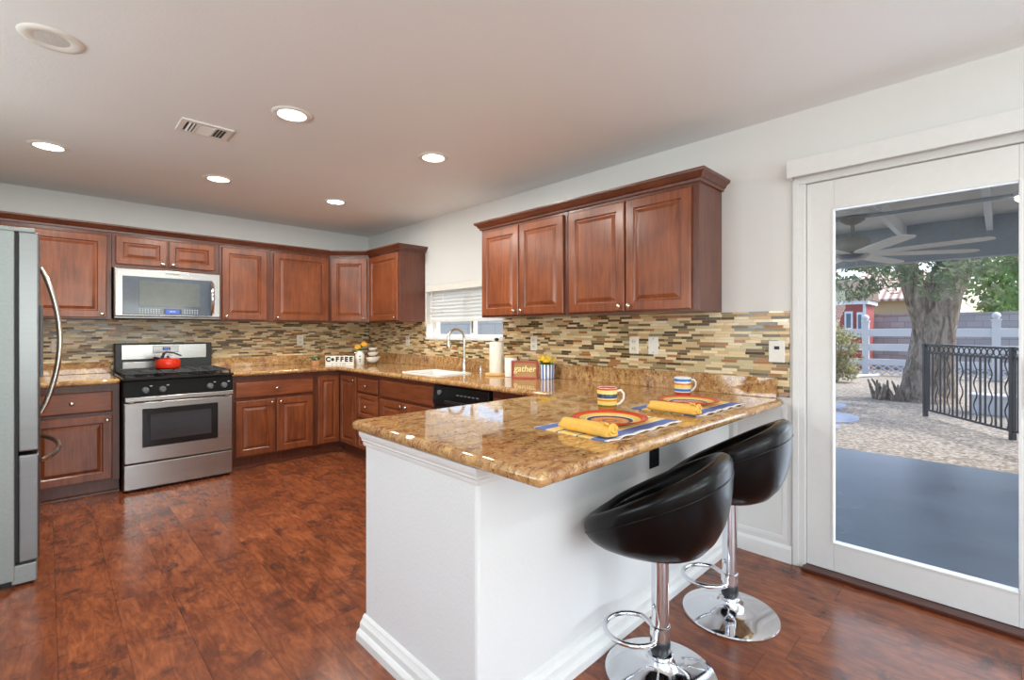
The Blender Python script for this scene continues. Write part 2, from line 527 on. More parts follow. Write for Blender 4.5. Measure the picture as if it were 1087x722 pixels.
class MB:
    def __init__(s, T=None):
        s.vs = []
        s.fs = []
        s.T = T

    def v(s, x, y, z):
        s.vs.append(s.T(x, y, z) if s.T else (x, y, z))
        return len(s.vs) - 1

    def f(s, *ix):
        s.fs.append(tuple(ix))

    def box(s, x0, x1, y0, y1, z0, z1):
        i = [s.v(a, b, c) for c in (z0, z1) for b in (y0, y1) for a in (x0, x1)]
        for q in ((0, 2, 3, 1), (4, 5, 7, 6), (0, 1, 5, 4), (2, 6, 7, 3), (0, 4, 6, 2), (1, 3, 7, 5)):
            s.f(*[i[k] for k in q])
        return s

    def loops(s, L, cap0=True, cap1=True, closed=True, ring=False):
        idx = [[s.v(*p) for p in l] for l in L]
        n = len(L[0])
        pairs = list(zip(idx, idx[1:]))
        if ring:
            pairs.append((idx[-1], idx[0]))
        for a, b in pairs:
            for k in range(n if closed else n - 1):
                k2 = (k + 1) % n
                s.f(a[k], a[k2], b[k2], b[k])
        if not ring:
            if cap0:
                s.f(*idx[0][::-1])
            if cap1:
                s.f(*idx[-1])
        return s

    def tube(s, pts, r, n=10, closed=False):
        pts = [Vector(p) for p in pts]
        m = len(pts)
        L = []
        prev = None
        for i, p in enumerate(pts):
            if closed:
                d = pts[(i + 1) % m] - pts[i - 1]
            else:
                d = pts[min(i + 1, m - 1)] - pts[max(i - 1, 0)]
            d.normalize()
            if prev is None:
                a = Vector((0, 0, 1)) if abs(d.z) < .9 else Vector((1, 0, 0))
                prev = d.cross(a).normalized()
            e = (prev - d * prev.dot(d)).normalized()
            prev = e
            g = d.cross(e)
            rr = r[i] if isinstance(r, (list, tuple)) else r
            L.append([tuple(p + (e * math.cos(2 * PI * k / n) + g * math.sin(2 * PI * k / n)) * rr) for k in range(n)])
        return s.loops(L, ring=closed)

    def lathe(s, prof, c=(0, 0, 0), n=28, axis='z', cap0=True, cap1=True):
        L = []
        for r, h in prof:
            r = max(r, 1e-4)
            l = []
            for k in range(n):
                a = 2 * PI * k / n
                q = (r * math.cos(a), r * math.sin(a))
                if axis == 'z':
                    l.append((c[0] + q[0], c[1] + q[1], c[2] + h))
                elif axis == 'x':
                    l.append((c[0] + h, c[1] + q[0], c[2] + q[1]))
                else:
                    l.append((c[0] + q[0], c[1] + h, c[2] + q[1]))
            L.append(l)
        return s.loops(L, cap0, cap1)

    def prism(s, poly, z0, z1):
        return s.loops([[(x, y, z0) for x, y in poly], [(x, y, z1) for x, y in poly]])

    def extr(s, poly, u0, u1):
        """polygon in (d, z) swept along u"""
        return s.loops([[(u0, d, z) for d, z in poly], [(u1, d, z) for d, z in poly]])

    def sweep(s, prof, path):
        """prof: (out, z) closed polygon; out is to the right of travel"""
        P = [Vector(p) for p in path]
        L = []
        for i, p in enumerate(P):
            ns = []
            for a, b in ((i - 1, i), (i, i + 1)):
                if 0 <= a and b < len(P):
                    d = (P[b] - P[a]).normalized()
                    ns.append(Vector((d.y, -d.x)))
            if len(ns) == 2:
                q = (ns[0] + ns[1]).normalized()
                q = q / q.dot(ns[0])
            else:
                q = ns[0]
            L.append([(p.x + q.x * o, p.y + q.y * o, z) for o, z in prof])
        return s.loops(L)

    def rpanel(s, u0, u1, z0, z1, th=.02, fr=.055):
        """raised panel slab, front at d=-th"""
        def rect(i, d):
            return [(u0 + i, d, z0 + i), (u1 - i, d, z0 + i), (u1 - i, d, z1 - i), (u0 + i, d, z1 - i)]
        L = [rect(0, 0), rect(0, -th + .005), rect(.002, -th + .002), rect(.006, -th), rect(fr, -th), rect(fr + .003, -th + .005), rect(fr + .008, -th + .010),
             rect(fr + .014, -th + .010), rect(fr + .034, -th + .002), rect(fr + .037, -th + .001)]
        return s.loops(L)

    def slab(s, u0, u1, z0, z1, th=.02):
        def rect(i, d):
            return [(u0 + i, d, z0 + i), (u1 - i, d, z0 + i), (u1 - i, d, z1 - i), (u0 + i, d, z1 - i)]
        return s.loops([rect(0, 0), rect(0, -th + .007), rect(.004, -th + .002), rect(.010, -th)])

    def build(s, name, mat, parent=None, bevel=0, smooth=None, seg=2, base=None, sub=0, fix=True):
        vs = [Vector(v) for v in s.vs]
        if parent is not None:
            b = BASE[parent]
        else:
            if base is None:
                lo = [min(v[i] for v in vs) for i in range(3)]
                hi = [max(v[i] for v in vs) for i in range(3)]
                base = ((lo[0] + hi[0]) / 2, (lo[1] + hi[1]) / 2, lo[2])
            b = Vector(base)
        me = bpy.data.meshes.new(name)
        me.from_pydata([v - b for v in vs], [], s.fs)
        if fix:
            bm = bmesh.new()
            bm.from_mesh(me)
            bmesh.ops.recalc_face_normals(bm, faces=bm.faces)
            bm.to_mesh(me)
            bm.free()
        me.materials.append(mat)
        o = bpy.data.objects.new(name, me)
        C.objects.link(o)
        if parent is not None:
            o.parent = parent
        else:
            o.location = b
        BASE[o] = b
        if smooth is not None:
            me.polygons.foreach_set('use_smooth', [True] * len(me.polygons))
            me.set_sharp_from_angle(angle=math.radians(smooth))
        if bevel:
            md = o.modifiers.new('bevel', 'BEVEL')
            md.width = bevel
            md.segments = seg
            md.limit_method = 'ANGLE'
            md.angle_limit = math.radians(40)
            md.harden_normals = False
        if sub:
            md = o.modifiers.new('subdivision', 'SUBSURF')
            md.levels = sub
            md.render_levels = sub
        return o


def tag(o, label, cat, group=None, kind=None):
    if label:
        o['label'] = label
    if cat:
        o['category'] = cat
    if group:
        o['group'] = group
    if kind:
        o['kind'] = kind
    return o


def thing(name, label, cat, loc=(0, 0, 0), group=None):
    o = bpy.data.objects.new(name, None)
    C.objects.link(o)
    o.location = loc
    o.empty_display_size = .1
    BASE[o] = Vector(loc)
    return tag(o, label, cat, group)


def struct(mb, name, mat, parent=None, **kw):
    o = mb.build(name, mat, parent, **kw)
    if parent is None:
        o['kind'] = 'structure'
    return o


def dup(root, loc, rz, label, group=None):
    r = root.copy()
    C.objects.link(r)
    r.location = loc
    r.rotation_euler = (0, 0, rz)
    r['label'] = label
    if group:
        r['group'] = group
    for ch in list(root.children):
        c = ch.copy()
        C.objects.link(c)
        c.parent = r
        for g in list(ch.children):
            d = g.copy()
            C.objects.link(d)
            d.parent = c
    return r


def text_obj(name, txt, size, mat, parent, loc, rot, depth=.001, shear=0.0, align='CENTER', weight=0.0):
    """lettering as a mesh; loc in world, converted to the parent's base"""
    cu = bpy.data.curves.new(name, 'FONT')
    cu.body = txt
    cu.size = size
    cu.extrude = depth
    cu.shear = shear
    cu.offset = weight
    cu.align_x = align
    cu.align_y = 'CENTER'
    o = bpy.data.objects.new(name, cu)
    C.objects.link(o)
    dg = bpy.context.evaluated_depsgraph_get()
    me = bpy.data.meshes.new_from_object(o.evaluated_get(dg))
    bpy.data.objects.remove(o)
    bpy.data.curves.remove(cu)
    me.name = name
    me.materials.clear()
    me.materials.append(mat)
    me.transform(Matrix.Translation(Vector(loc) - BASE[parent]) @ rot.to_4x4())
    r = bpy.data.objects.new(name, me)
    C.objects.link(r)
    r.parent = parent
    BASE[r] = BASE[parent]
    return r


def facing(n):
    """rotation putting text's +Z along the horizontal normal n, +Y up"""
    n = Vector((n[0], n[1], 0)).normalized()
    up = Vector((0, 0, 1))
    x = up.cross(n)
    return Matrix((x, up, n)).transposed()


# ------------------------------------------------------------------ dimensions
XW, YW, H = 2.895, 5.545, 2.44
XL, YN = -2.6, -3.6
ZC, CT = .892, .042            # counter top and thickness
YB, XB = 4.84, 2.21            # faces of the base cabinets (back run, right run)
YU, XU = 5.225, 2.585          # faces of the wall cabinets
ZU, ZUT = 1.362, 2.105
G = -.12                       # ground outside
# ------------------------------------------------------------------ room shell
struct(MB().box(XL - .15, XW + .15, YN - .15, YW + .15, -.10, 0), 'floor', M['floor'])
struct(MB().box(XL - .15, XW + .15, YN - .15, YW + .15, H, H + .12), 'ceiling', M['ceiling'])
struct(MB().box(XL, XW, YW, YW + .15, 0, H), 'wall_back', M['wall'])
m = MB()
m.box(XL - .15, XL, YN - .15, -3.3, 0, H)
m.box(XL - .15, XL, -.5, 1.6, 0, H)
m.box(XL - .15, XL, 3.1, YW + .15, 0, H)
m.box(XL - .15, XL, 1.6, 3.1, 0, .7)
m.box(XL - .15, XL, 1.6, 3.1, 2.3, H)
m.box(XL - .15, XL, -3.3, -.5, 0, .65)
m.box(XL - .15, XL, -3.3, -.5, 2.2, H)
struct(m, 'wall_left', M['wall'])
m = MB()
m.box(XL, -.7, YN - .15, YN, 0, H)
m.box(2.5, XW, YN - .15, YN, 0, H)
m.box(-.7, 2.5, YN - .15, YN, 0, .35)
m.box(-.7, 2.5, YN - .15, YN, 2.25, H)
struct(m, 'wall_front', M['wall'])
# wall beside the fridge (the fridge stands in front of it)
struct(MB().box(-1.12, -1.0, 3.3, YW, 0, H), 'wall_fridge', M['wall'])
WY0, WY1, WZ0, WZ1 = 3.07, 4.27, 1.195, 1.745
DY0, DY1, DZ1 = -1.03, .735, 2.06
m = MB()
m.box(XW, XW + .15, YN - .15, DY0, 0, H)
m.box(XW, XW + .15, DY0, DY1, DZ1, H)
m.box(XW, XW + .15, DY1, WY0, 0, H)
m.box(XW, XW + .15, WY0, WY1, 0, WZ0)
m.box(XW, XW + .15, WY0, WY1, WZ1, H)
m.box(XW, XW + .15, WY1, YW + .15, 0, H)
struct(m, 'wall_right', M['wall'])
# peninsula half wall with trims
PX, PY0, PY1 = .945, 1.12, 1.84
struct(MB().box(PX, XW, PY0, PY1, 0, ZC - CT), 'wall_peninsula', M['pony'], bevel=.012)
path = [(PX, PY1), (PX, PY0), (XW, PY0)]
prof = [(0, 0), (.040, 0), (.038, .028), (.031, .038), (.024, .042), (.022, .064), (.012, .076), (.010, .084), (.004, .090), (0, .092)]
struct(MB().sweep(prof, path), 'baseboard_peninsula', M['trim'], smooth=30)
zt = ZC - CT
prof = [(0, zt - .062), (.005, zt - .062), (.008, zt - .056), (.009, zt - .046), (.016, zt - .038), (.016, zt - .032), (.026, zt - .016), (.028, zt - .001), (0, zt - .001)]
struct(MB().sweep(prof, [(PX, PY1), (PX, PY0), (PX + .085, PY0)]), 'trim_1', M['trim'], smooth=30)
# low panel trim on the wall between peninsula and door
m = MB()
a, b, z0, z1, q = .815, 1.10, .115, .86, .004
m.box(XW - q, XW, a, a + .022, z0, z1)
m.box(XW - q, XW, b - .022, b, z0, z1)
m.box(XW - q, XW, a + .022, b - .022, z0, z0 + .022)
m.box(XW - q, XW, a + .022, b - .022, z1 - .022, z1)
struct(m, 'trim_2', M['trim'], bevel=.002)
m = MB(lambda u, d, z: (XW - d, u, z))
bp = [(0, 0), (.016, 0), (.016, .075), (.008, .085), (0, .09)]
m.extr(bp, .788, 1.082)
m.extr(bp, YN, DY0 - .06)
struct(m, 'baseboard_right', M['trim'])
# mosaic backsplash
TH = .008
m = MB()
m.box(-1.0, XW - TH, YW - TH, YW, .90, 1.372)
m.box(XW - TH, XW, .80, WY0, .90, 1.372)
m.box(XW - TH, XW, WY0, WY1, .90, WZ0 - .005)
m.box(XW - TH, XW, WY1, YW - TH, .90, 1.366)
struct(m, 'wall_tile', M['tile'])

# ------------------------------------------------------------------ kitchen window with blind
m = MB()
m.box(XW + .10, XW + .148, WY0 + .001, WY0 + .045, WZ0 + .005, WZ1 - .001)
m.box(XW + .10, XW + .148, WY1 - .045, WY1 - .001, WZ0 + .005, WZ1 - .001)
m.box(XW + .10, XW + .148, WY0 + .0455, WY1 - .0455, WZ0 + .005, WZ0 + .035)
m.box(XW + .10, XW + .148, WY0 + .0455, WY1 - .0455, WZ1 - .04, WZ1 - .001)
m.box(XW + .10, XW + .148, 3.60, 3.66, WZ0 + .0355, WZ1 - .0405)
win = tag(m.build('window_1', M['white_frame'], bevel=.003), 'white framed kitchen window above the sink', 'window', kind='structure')
MB().box(XW + .122, XW + .127, WY0 + .044, WY1 - .044, WZ0 + .034, WZ1 - .039).build('pane', M['glass'], win)
MB().box(XW + .095, XW + .115, 3.615, 3.632, WZ0 + .05, WZ0 + .2).build('sash_latch', M['grey_plastic'], win, bevel=.002)
MB().box(XW - .018, XW + .10, WY0 + .002, WY1 - .002, WZ0 - .022, WZ0 + .004).build('sill', M['trim'], win, bevel=.004)
bl = thing('window_blind', 'white slatted blind half lowered over the sink window', 'blind', (XW + .05, 3.67, 1.36))
MB().box(XW - .012, XW + .02, WY0 + .004, WY1 - .004, 1.675, 1.742).build('valance', M['white_plastic'], bl, bevel=.004)
nsl = 8
for k in range(nsl):
    zc = 1.408 + k * .036
    c_, s_ = math.cos(math.radians(52)) * .025, math.sin(math.radians(52)) * .025
    L = []
    for yy in (WY0 + .012, WY1 - .012):
        L.append([(XW + .05 - c_, yy, zc + s_), (XW + .05 + .003, yy, zc + .002), (XW + .05 + c_, yy, zc - s_), (XW + .05 + c_ - .001, yy, zc - s_ - .002), (XW + .05 + .001, yy, zc - .001), (XW + .05 - c_ - .001, yy, zc + s_ - .002)])
    MB().loops(L).build('slat', M['blind'], bl)
MB().box(XW + .03, XW + .07, WY0 + .012, WY1 - .012, 1.358, 1.382).build('bottom_rail', M['white_plastic'], bl, bevel=.003)
for yy in (3.35, 3.67, 4.0):
    MB().tube([(XW + .024, yy, 1.37), (XW + .024, yy, 1.69)], .0014, 5).build('ladder_cord', M['white_plastic'], bl)
MB().tube([(XW + .015, 4.20, 1.68), (XW + .013, 4.20, 1.30)], .004, 8).build('tilt_wand', M['white_plastic'], bl)

# ------------------------------------------------------------------ sliding glass door
m = MB()
m.box(XW - .006, XW + .010, DY1 - .010, DY1 + .045, 0, DZ1 - .014)      # side casings and head
m.box(XW - .014, XW - .0065, DY1 + .020, DY1 + .050, 0, DZ1 + .012)
m.box(XW - .006, XW + .010, DY0 - .05, DY0 + .010, 0, DZ1 - .014)
m.box(XW - .006, XW + .010, DY0 - .05, DY1 + .045, DZ1 - .0135, DZ1 + .04)
m.box(XW + .0105, XW + .14, DY1 - .010, DY1 - .0005, 0, DZ1 - .014)
m.box(XW + .0105, XW + .14, DY0 + .0005, DY0 + .010, 0, DZ1 - .014)
m.box(XW + .0105, XW + .14, DY0 + .0005, DY1 - .0005, DZ1 - .0135, DZ1 - .0005)
dr = tag(m.build('door_1', M['white_frame'], bevel=.003), 'white framed sliding glass door to the patio', 'door', kind='structure')


def slider(y0, y1, x0, g0, g1):
    m = MB()
    m.box(x0, x0 + .042, y0, g0, .022, 2.043)
    m.box(x0, x0 + .042, g1, y1, .022, 2.043)
    m.box(x0, x0 + .042, g0 + .0004, g1 - .0004, .022, .170)
    m.box(x0, x0 + .042, g0 + .0004, g1 - .0004, 1.890, 2.043)
    # glazing bead
    e = .010
    m.box(x0 - .004, x0 + .004, g0 - e, g0, .170 - e, 1.890 + e)
    m.box(x0 - .004, x0 + .004, g1, g1 + e, .170 - e, 1.890 + e)
    m.box(x0 - .004, x0 + .004, g0, g1, .170 - e, .170)
    m.box(x0 - .004, x0 + .004, g0, g1, 1.890, 1.890 + e)
    p = m.build('door_panel', M['white_frame'], dr, bevel=.002)
    MB().box(x0 + .018, x0 + .024, g0 - .004, g1 + .004, .166, 1.894).build('pane', M['glass'], p)
    return p


slider(-.185, DY1 - .012, XW + .012, -.055, .601)
p2 = slider(-1.018, -.10, XW + .062, -.90, -.20)
MB().box(XW - .03, XW + .012, -.15, -.10, .95, 1.15).build('door_handle', M['white_plastic'], dr, bevel=.006)
MB().box(XW - .055, XW + .14, DY0, DY1 - .002, -.0, .020).build('threshold', M['threshold'], dr, bevel=.004)
va = thing('blind_valance', 'white box valance mounted over the sliding glass door', 'valance', (XW - .04, -.2, 2.074))
MB().box(XW - .075, XW - .063, -1.25, .797, 2.074, 2.166).box(XW - .0625, XW - .001, .785, .797, 2.074, 2.166).box(XW - .0625, XW - .001, -1.25, -1.238, 2.074, 2.166).box(XW - .0625, XW - .001, -1.2375, .7845, 2.154, 2.166).build('valance_box', M['white_frame'], va, bevel=.003)
MB().box(XW - .055, XW - .012, -1.2, .77, 2.115, 2.152).build('head_rail', M['white_plastic'], va, bevel=.003)

# ------------------------------------------------------------------ ceiling fittings
first = None
cans = [(.01, 4.233, 'lit recessed ceiling light above the gap in front of the refrigerator'), (.951, 4.222, 'lit recessed ceiling light in front of the range, middle of the far row'),
        (1.88, 4.22, 'lit recessed ceiling light nearest the corner wall cabinets'), (.955, 2.69, 'lit recessed ceiling light beside the air vent, largest of the five'),
        (1.878, 2.685, 'lit recessed ceiling light nearest the kitchen window')]
for i, (x, y, lab) in enumerate(cans):
    if i == 0:
        r = first = thing('ceiling_light', lab, 'ceiling light', (0, 0, 0), 'recessed lights in the kitchen ceiling')
        MB().lathe([(.070, .0), (.072, -.007), (.082, -.010), (.098, -.006), (.102, -.0005), (.070, -.0005)], n=36, cap0=False, cap1=False).build('trim_ring', M['white_plastic'], r, smooth=50)
        MB().lathe([(.071, -.001), (.071, -.005), (.04, -.0075), (.002, -.008)], n=36).build('lens', M['lamp'], r, smooth=50)
        r.location = (x, y, H)
    else:
        r = dup(first, (x, y, H), 0, lab)
    light('can_lamp', 'AREA', (x, y, H - .02), CAN_W, CAN_COL, (0, 0, 0), shape='DISK', size=.14)
# unseen cans added for their light over the dining side, behind the camera
for x, y in ((-.4, -1.1), (.75, -1.1), (1.9, -1.1), (.75, -2.5)):
    r = dup(first, (x, y, H), 0, 'recessed ceiling light added for fill over the dining side behind the viewpoint', 'added recessed lights over the dining side')
    light('can_lamp', 'AREA', (x, y, H - .02), CAN_W * .45, CAN_COL, (0, 0, 0), shape='DISK', size=.14)
r = thing('ceiling_speaker', 'unlit round white recessed speaker in the near ceiling', 'speaker', (.016, 2.672, H))
MB().lathe([(.055, 0), (.055, -.003), (.062, -.005), (.078, -.008), (.096, -.006), (.102, -.0005), (.055, -.0005)], (.016, 2.672, H), 40, cap0=False, cap1=False).build('rim', M['white_plastic'], r, smooth=50)
MB().lathe([(.056, -.001), (.056, -.003), (.03, -.004), (.002, -.0045)], (.016, 2.672, H), 32).build('grille', plain('grey_speaker_grille', srgb(206, 203, 198), .6, vary=.2, scale=400), r, smooth=50)
r = thing('air_vent', 'white rectangular louvred air vent in the ceiling', 'air vent', (.665, 3.25, H))
vx0, vx1, vy0, vy1 = .535, .790, 3.145, 3.355
m = MB()
b_ = .028
m.box(vx0, vx1, vy0, vy0 + b_, H - .008, H).box(vx0, vx1, vy1 - b_, vy1, H - .008, H).box(vx0, vx0 + b_, vy0 + b_ + .0004, vy1 - b_ - .0004, H - .008, H).box(vx1 - b_, vx1, vy0 + b_ + .0004, vy1 - b_ - .0004, H - .008, H)
m.build('frame', M['white_plastic'], r)
MB().box(vx0 + .02, vx1 - .02, vy0 + .02, vy1 - .02, H - .0015, H - .0005).build('backing', M['black_plastic'], r)
for k in range(3):
    xx = vx0 + .042 + k * .017
    MB().loops([[(xx, yy, H - .002), (xx + .003, yy, H - .002), (xx + .009, yy, H - .010), (xx + .006, yy, H - .010)] for yy in (vy0 + .03, vy1 - .03)]).build('louver', M['white_plastic'], r)
    xx = vx1 - .042 - k * .017
    MB().loops([[(xx, yy, H - .002), (xx - .003, yy, H - .002), (xx - .009, yy, H - .010), (xx - .006, yy, H - .010)] for yy in (vy0 + .03, vy1 - .03)]).build('louver', M['white_plastic'], r)
for k in range(6):
    yy = vy0 + .04 + k * .024
    MB().loops([[(xx, yy, H - .002), (xx, yy + .004, H - .002), (xx, yy + .014, H - .010), (xx, yy + .010, H - .010)] for xx in (vx0 + .09, vx1 - .09)]).build('louver', M['white_plastic'], r)
for xx in (vx0 + .086, vx1 - .092):
    MB().box(xx, xx + .006, vy0 + .025, vy1 - .025, H - .0095, H - .001).build('divider', M['white_plastic'], r)

# ------------------------------------------------------------------ cabinets
TB = lambda u, d, z: (u, YB + d, z)          # back run, base
TR = lambda u, d, z: (XB + d, u, z)          # right run, base
TUB = lambda u, d, z: (u, YU + d, z)
TUR = lambda u, d, z: (XU + d, u, z)


def knob(T, u, z, parent, d0=-.02):
    m = MB(T)
    L = []
    for rr, dd in ((.006, 0), (.0055, -.010), (.009, -.014), (.0145, -.018), (.0155, -.023), (.012, -.027), (.004, -.029)):
        L.append([(u + rr * math.cos(2 * PI * k / 12), d0 + dd, z + rr * math.sin(2 * PI * k / 12)) for k in range(12)])
    m.loops(L)
    return m.build('knob', M['nickel'], parent, smooth=60)


def cdoor(T, cab, u0, u1, z0, z1, kn=None, fr=.055):
    o = MB(T).rpanel(u0, u1, z0, z1, .02, fr).build('door', M['cherry'], cab)
    if kn:
        knob(T, kn[0], kn[1], o)
    return o


def cdrawer(T, cab, u0, u1, z0, z1, kn=True, raised=False):
    m = MB(T)
    if raised:
        m.rpanel(u0, u1, z0, z1, .02, .035)
    else:
        m.slab(u0, u1, z0, z1)
    o = m.build('drawer', M['cherry_h'], cab)
    if kn:
        knob(T, (u0 + u1) / 2, (z0 + z1) / 2, o)
    return o


def base_cab(T, label, u0, u1, back, g='base cabinets', toe=True):
    loc = T((u0 + u1) / 2, back / 2, 0)
    cab = thing('base_cabinet', label, 'cabinet', loc, g)
    MB(T).box(u0, u1, 0, back, .10, ZC - CT - .001).build('carcass', M['cherry_frame'], cab, bevel=.002)
    if toe:
        MB(T).box(u0, u1, .045, .06, 0, .10).build('toe_kick', M['cherry_frame'], cab)
        MB(T).extr([(.045, 0), (.030, 0), (.031, .010), (.038, .018), (.045, .019)], u0, u1).build('shoe_trim', M['cherry_frame'], cab)
    return cab


bk = YW - YB - TH - .002
c = base_cab(TB, 'cherry base cabinet between the refrigerator and the range', -.92, .412, bk)
cdrawer(TB, c, -.10, .368, .640, .800)
cdoor(TB, c, -.10, .368, .118, .612, (.335, .575))
cdoor(TB, c, -.60, -.115, .118, .612, (-.15, .575))
cdrawer(TB, c, -.60, -.115, .640, .800)
c = base_cab(TB, 'cherry base cabinet right of the range, one wide drawer over two doors', 1.185, 1.94, bk)
cdrawer(TB, c, 1.222, 1.918, .650, .795)
cdoor(TB, c, 1.222, 1.560, .115, .622, (1.528, .592))
cdoor(TB, c, 1.574, 1.918, .115, .622, (1.606, .592))
c = thing('base_cabinet', 'cherry corner base cabinet with two narrow doors meeting at the inside corner', 'cabinet', (2.4, 5.1, 0), 'base cabinets')
MB().prism([(1.942, YB), (XB, YB), (XB, 4.445), (XW - .012, 4.445), (XW - .012, YW - .012), (1.942, YW - .012)], .10, ZC - CT - .001).build('carcass', M['cherry_frame'], c)
MB().box(1.942, XB + .06, YB + .045, YB + .06, 0, .10).box(XB + .045, XB + .06, 4.445, YB + .05, 0, .10).build('toe_kick', M['cherry_frame'], c)
MB().sweep([(-.002, 0), (.014, 0), (.013, .010), (.006, .018), (-.002, .019)], [(1.942, YB + .045), (XB + .045, YB + .045), (XB + .045, 4.445)]).build('shoe_trim', M['cherry_frame'], c)
cdoor(TB, c, 1.968, 2.188, .115, .805, None, .045)
cdoor(TR, c, 4.455, 4.812, .115, .805, (4.485, .775), .045)
rb = XW - XB - TH - .002
c = base_cab(TR, 'narrow cherry base cabinet with three stacked drawers by the corner', 4.005, 4.444, rb)
cdrawer(TR, c, 4.035, 4.425, .670, .800)
cdrawer(TR, c, 4.035, 4.425, .420, .650, raised=True)
cdrawer(TR, c, 4.035, 4.425, .115, .400, raised=True)
c = base_cab(TR, 'cherry sink base cabinet with plain false front over two doors', 3.118, 4.004, rb)
o = cdrawer(TR, c, 3.14, 3.985, .665, .815, kn=False)
o.name = 'false_front'
cdoor(TR, c, 3.14, 3.555, .115, .640, (3.525, .61))
cdoor(TR, c, 3.57, 3.985, .115, .640, (3.600, .61))
c = base_cab(TR, 'cherry base cabinet between the dishwasher and the peninsula', 1.90, 2.452, rb)
cdrawer(TR, c, 1.95, 2.43, .650, .800)
cdoor(TR, c, 1.95, 2.43, .115, .622, (2.40, .592))


def wall_cab(T, label, u0, u1, z0, back, g='wall cabinets'):
    loc = T((u0 + u1) / 2, back / 2, z0)
    cab = thing('wall_cabinet', label, 'cabinet', loc, g)
    MB(T).box(u0, u1, 0, back, z0, ZUT).build('carcass', M['cherry_frame'], cab, bevel=.002)
    return cab


ub = YW - YU - .001
c = wall_cab(TUB, 'tall single door cherry wall cabinet behind the refrigerator handle', -.62, .392, ZU, ub)
cdoor(TUB, c, -.208, .360, ZU + .012, 2.060, (.330, ZU + .04))
cdoor(TUB, c, -.60, -.232, ZU + .012, 2.060, (-.265, ZU + .04))
c = wall_cab(TUB, 'short cherry wall cabinet with two doors above the microwave', .393, 1.182, 1.80, ub)
cdoor(TUB, c, .418, .772, 1.832, 2.068, (.742, 1.856), .048)
cdoor(TUB, c, .786, 1.142, 1.832, 2.068, (.816, 1.856), .048)
c = wall_cab(TUB, 'cherry wall cabinet directly right of the microwave', 1.183, 1.640, ZU, ub)
cdoor(TUB, c, 1.205, 1.605, ZU + .012, 2.070, (1.237, ZU + .042))
c = wall_cab(TUB, 'wider single door cherry wall cabinet left of the corner cabinet', 1.641, 2.263, ZU, ub)
cdoor(TUB, c, 1.670, 2.242, ZU + .012, 2.070, (1.705, ZU + .042))
P0, P1 = Vector((2.264, YU)), Vector((XU, 4.935))
DU = (P1 - P0).normalized()
DN = Vector((-DU.y, DU.x))
TD = lambda u, d, z: (P0.x + DU.x * u + DN.x * d, P0.y + DU.y * u + DN.y * d, z)
c = thing('wall_cabinet', 'diagonal single door cherry wall cabinet across the room corner', 'cabinet', (2.65, 5.3, ZU), 'wall cabinets')
MB().prism([(P0.x, P0.y), (P1.x, P1.y), (XW - .001, P1.y), (XW - .001, YW - .001), (P0.x, YW - .001)], ZU, ZUT).build('carcass', M['cherry_frame'], c)
dl = (P1 - P0).length
cdoor(TD, c, .022, dl - .022, ZU + .012, 2.070, (dl - .055, ZU + .042))
c = wall_cab(TUR, 'cherry wall cabinet between the corner cabinet and the window', 4.289, 4.934, ZU, XW - XU - .001)
cdoor(TUR, c, 4.312, 4.905, ZU + .012, 2.070, (4.345, ZU + .042))
YA, YM, YZ = 1.165, 2.095, 3.005
c = wall_cab(TUR, 'two door cherry wall cabinet right beside the kitchen window', YM + .0005, YZ, ZU + .012, XW - XU - .001)
cdoor(TUR, c, YM + .028, 2.552, ZU + .025, 2.070, (2.522, ZU + .055))
cdoor(TUR, c, 2.562, YZ - .020, ZU + .025, 2.070, (2.592, ZU + .055))
c = wall_cab(TUR, 'two door cherry wall cabinet above the peninsula end of the counter', YA, YM - .0005, ZU + .012, XW - XU - .001)
cdoor(TUR, c, YA + .040, 1.622, ZU + .025, 2.070, (1.592, ZU + .055))
cdoor(TUR, c, 1.632, YM - .022, ZU + .025, 2.070, (1.662, ZU + .055))
cp = [(-.002, ZUT - .012), (.012, ZUT - .012), (.014, ZUT + .002), (.024, ZUT + .008), (.030, ZUT + .022), (.048, ZUT + .034), (.050, ZUT + .040), (.050, ZUT + .050), (-.002, ZUT + .050)]
tag(MB().sweep(cp, [(-.62, YU), (P0.x, P0.y), (P1.x, P1.y), (XU, 4.289), (XW - .001, 4.289)]).build('crown_molding', M['cherry_frame'], smooth=35),
    'cherry crown molding along the wall cabinets over range and corner', 'molding')
tag(MB().sweep(cp, [(XW - .001, YZ), (XU, YZ), (XU, YA), (XW - .001, YA)]).build('crown_molding', M['cherry_frame'], smooth=35),
    'cherry crown molding on top of the cabinets beside the window', 'molding')

# ------------------------------------------------------------------ counters


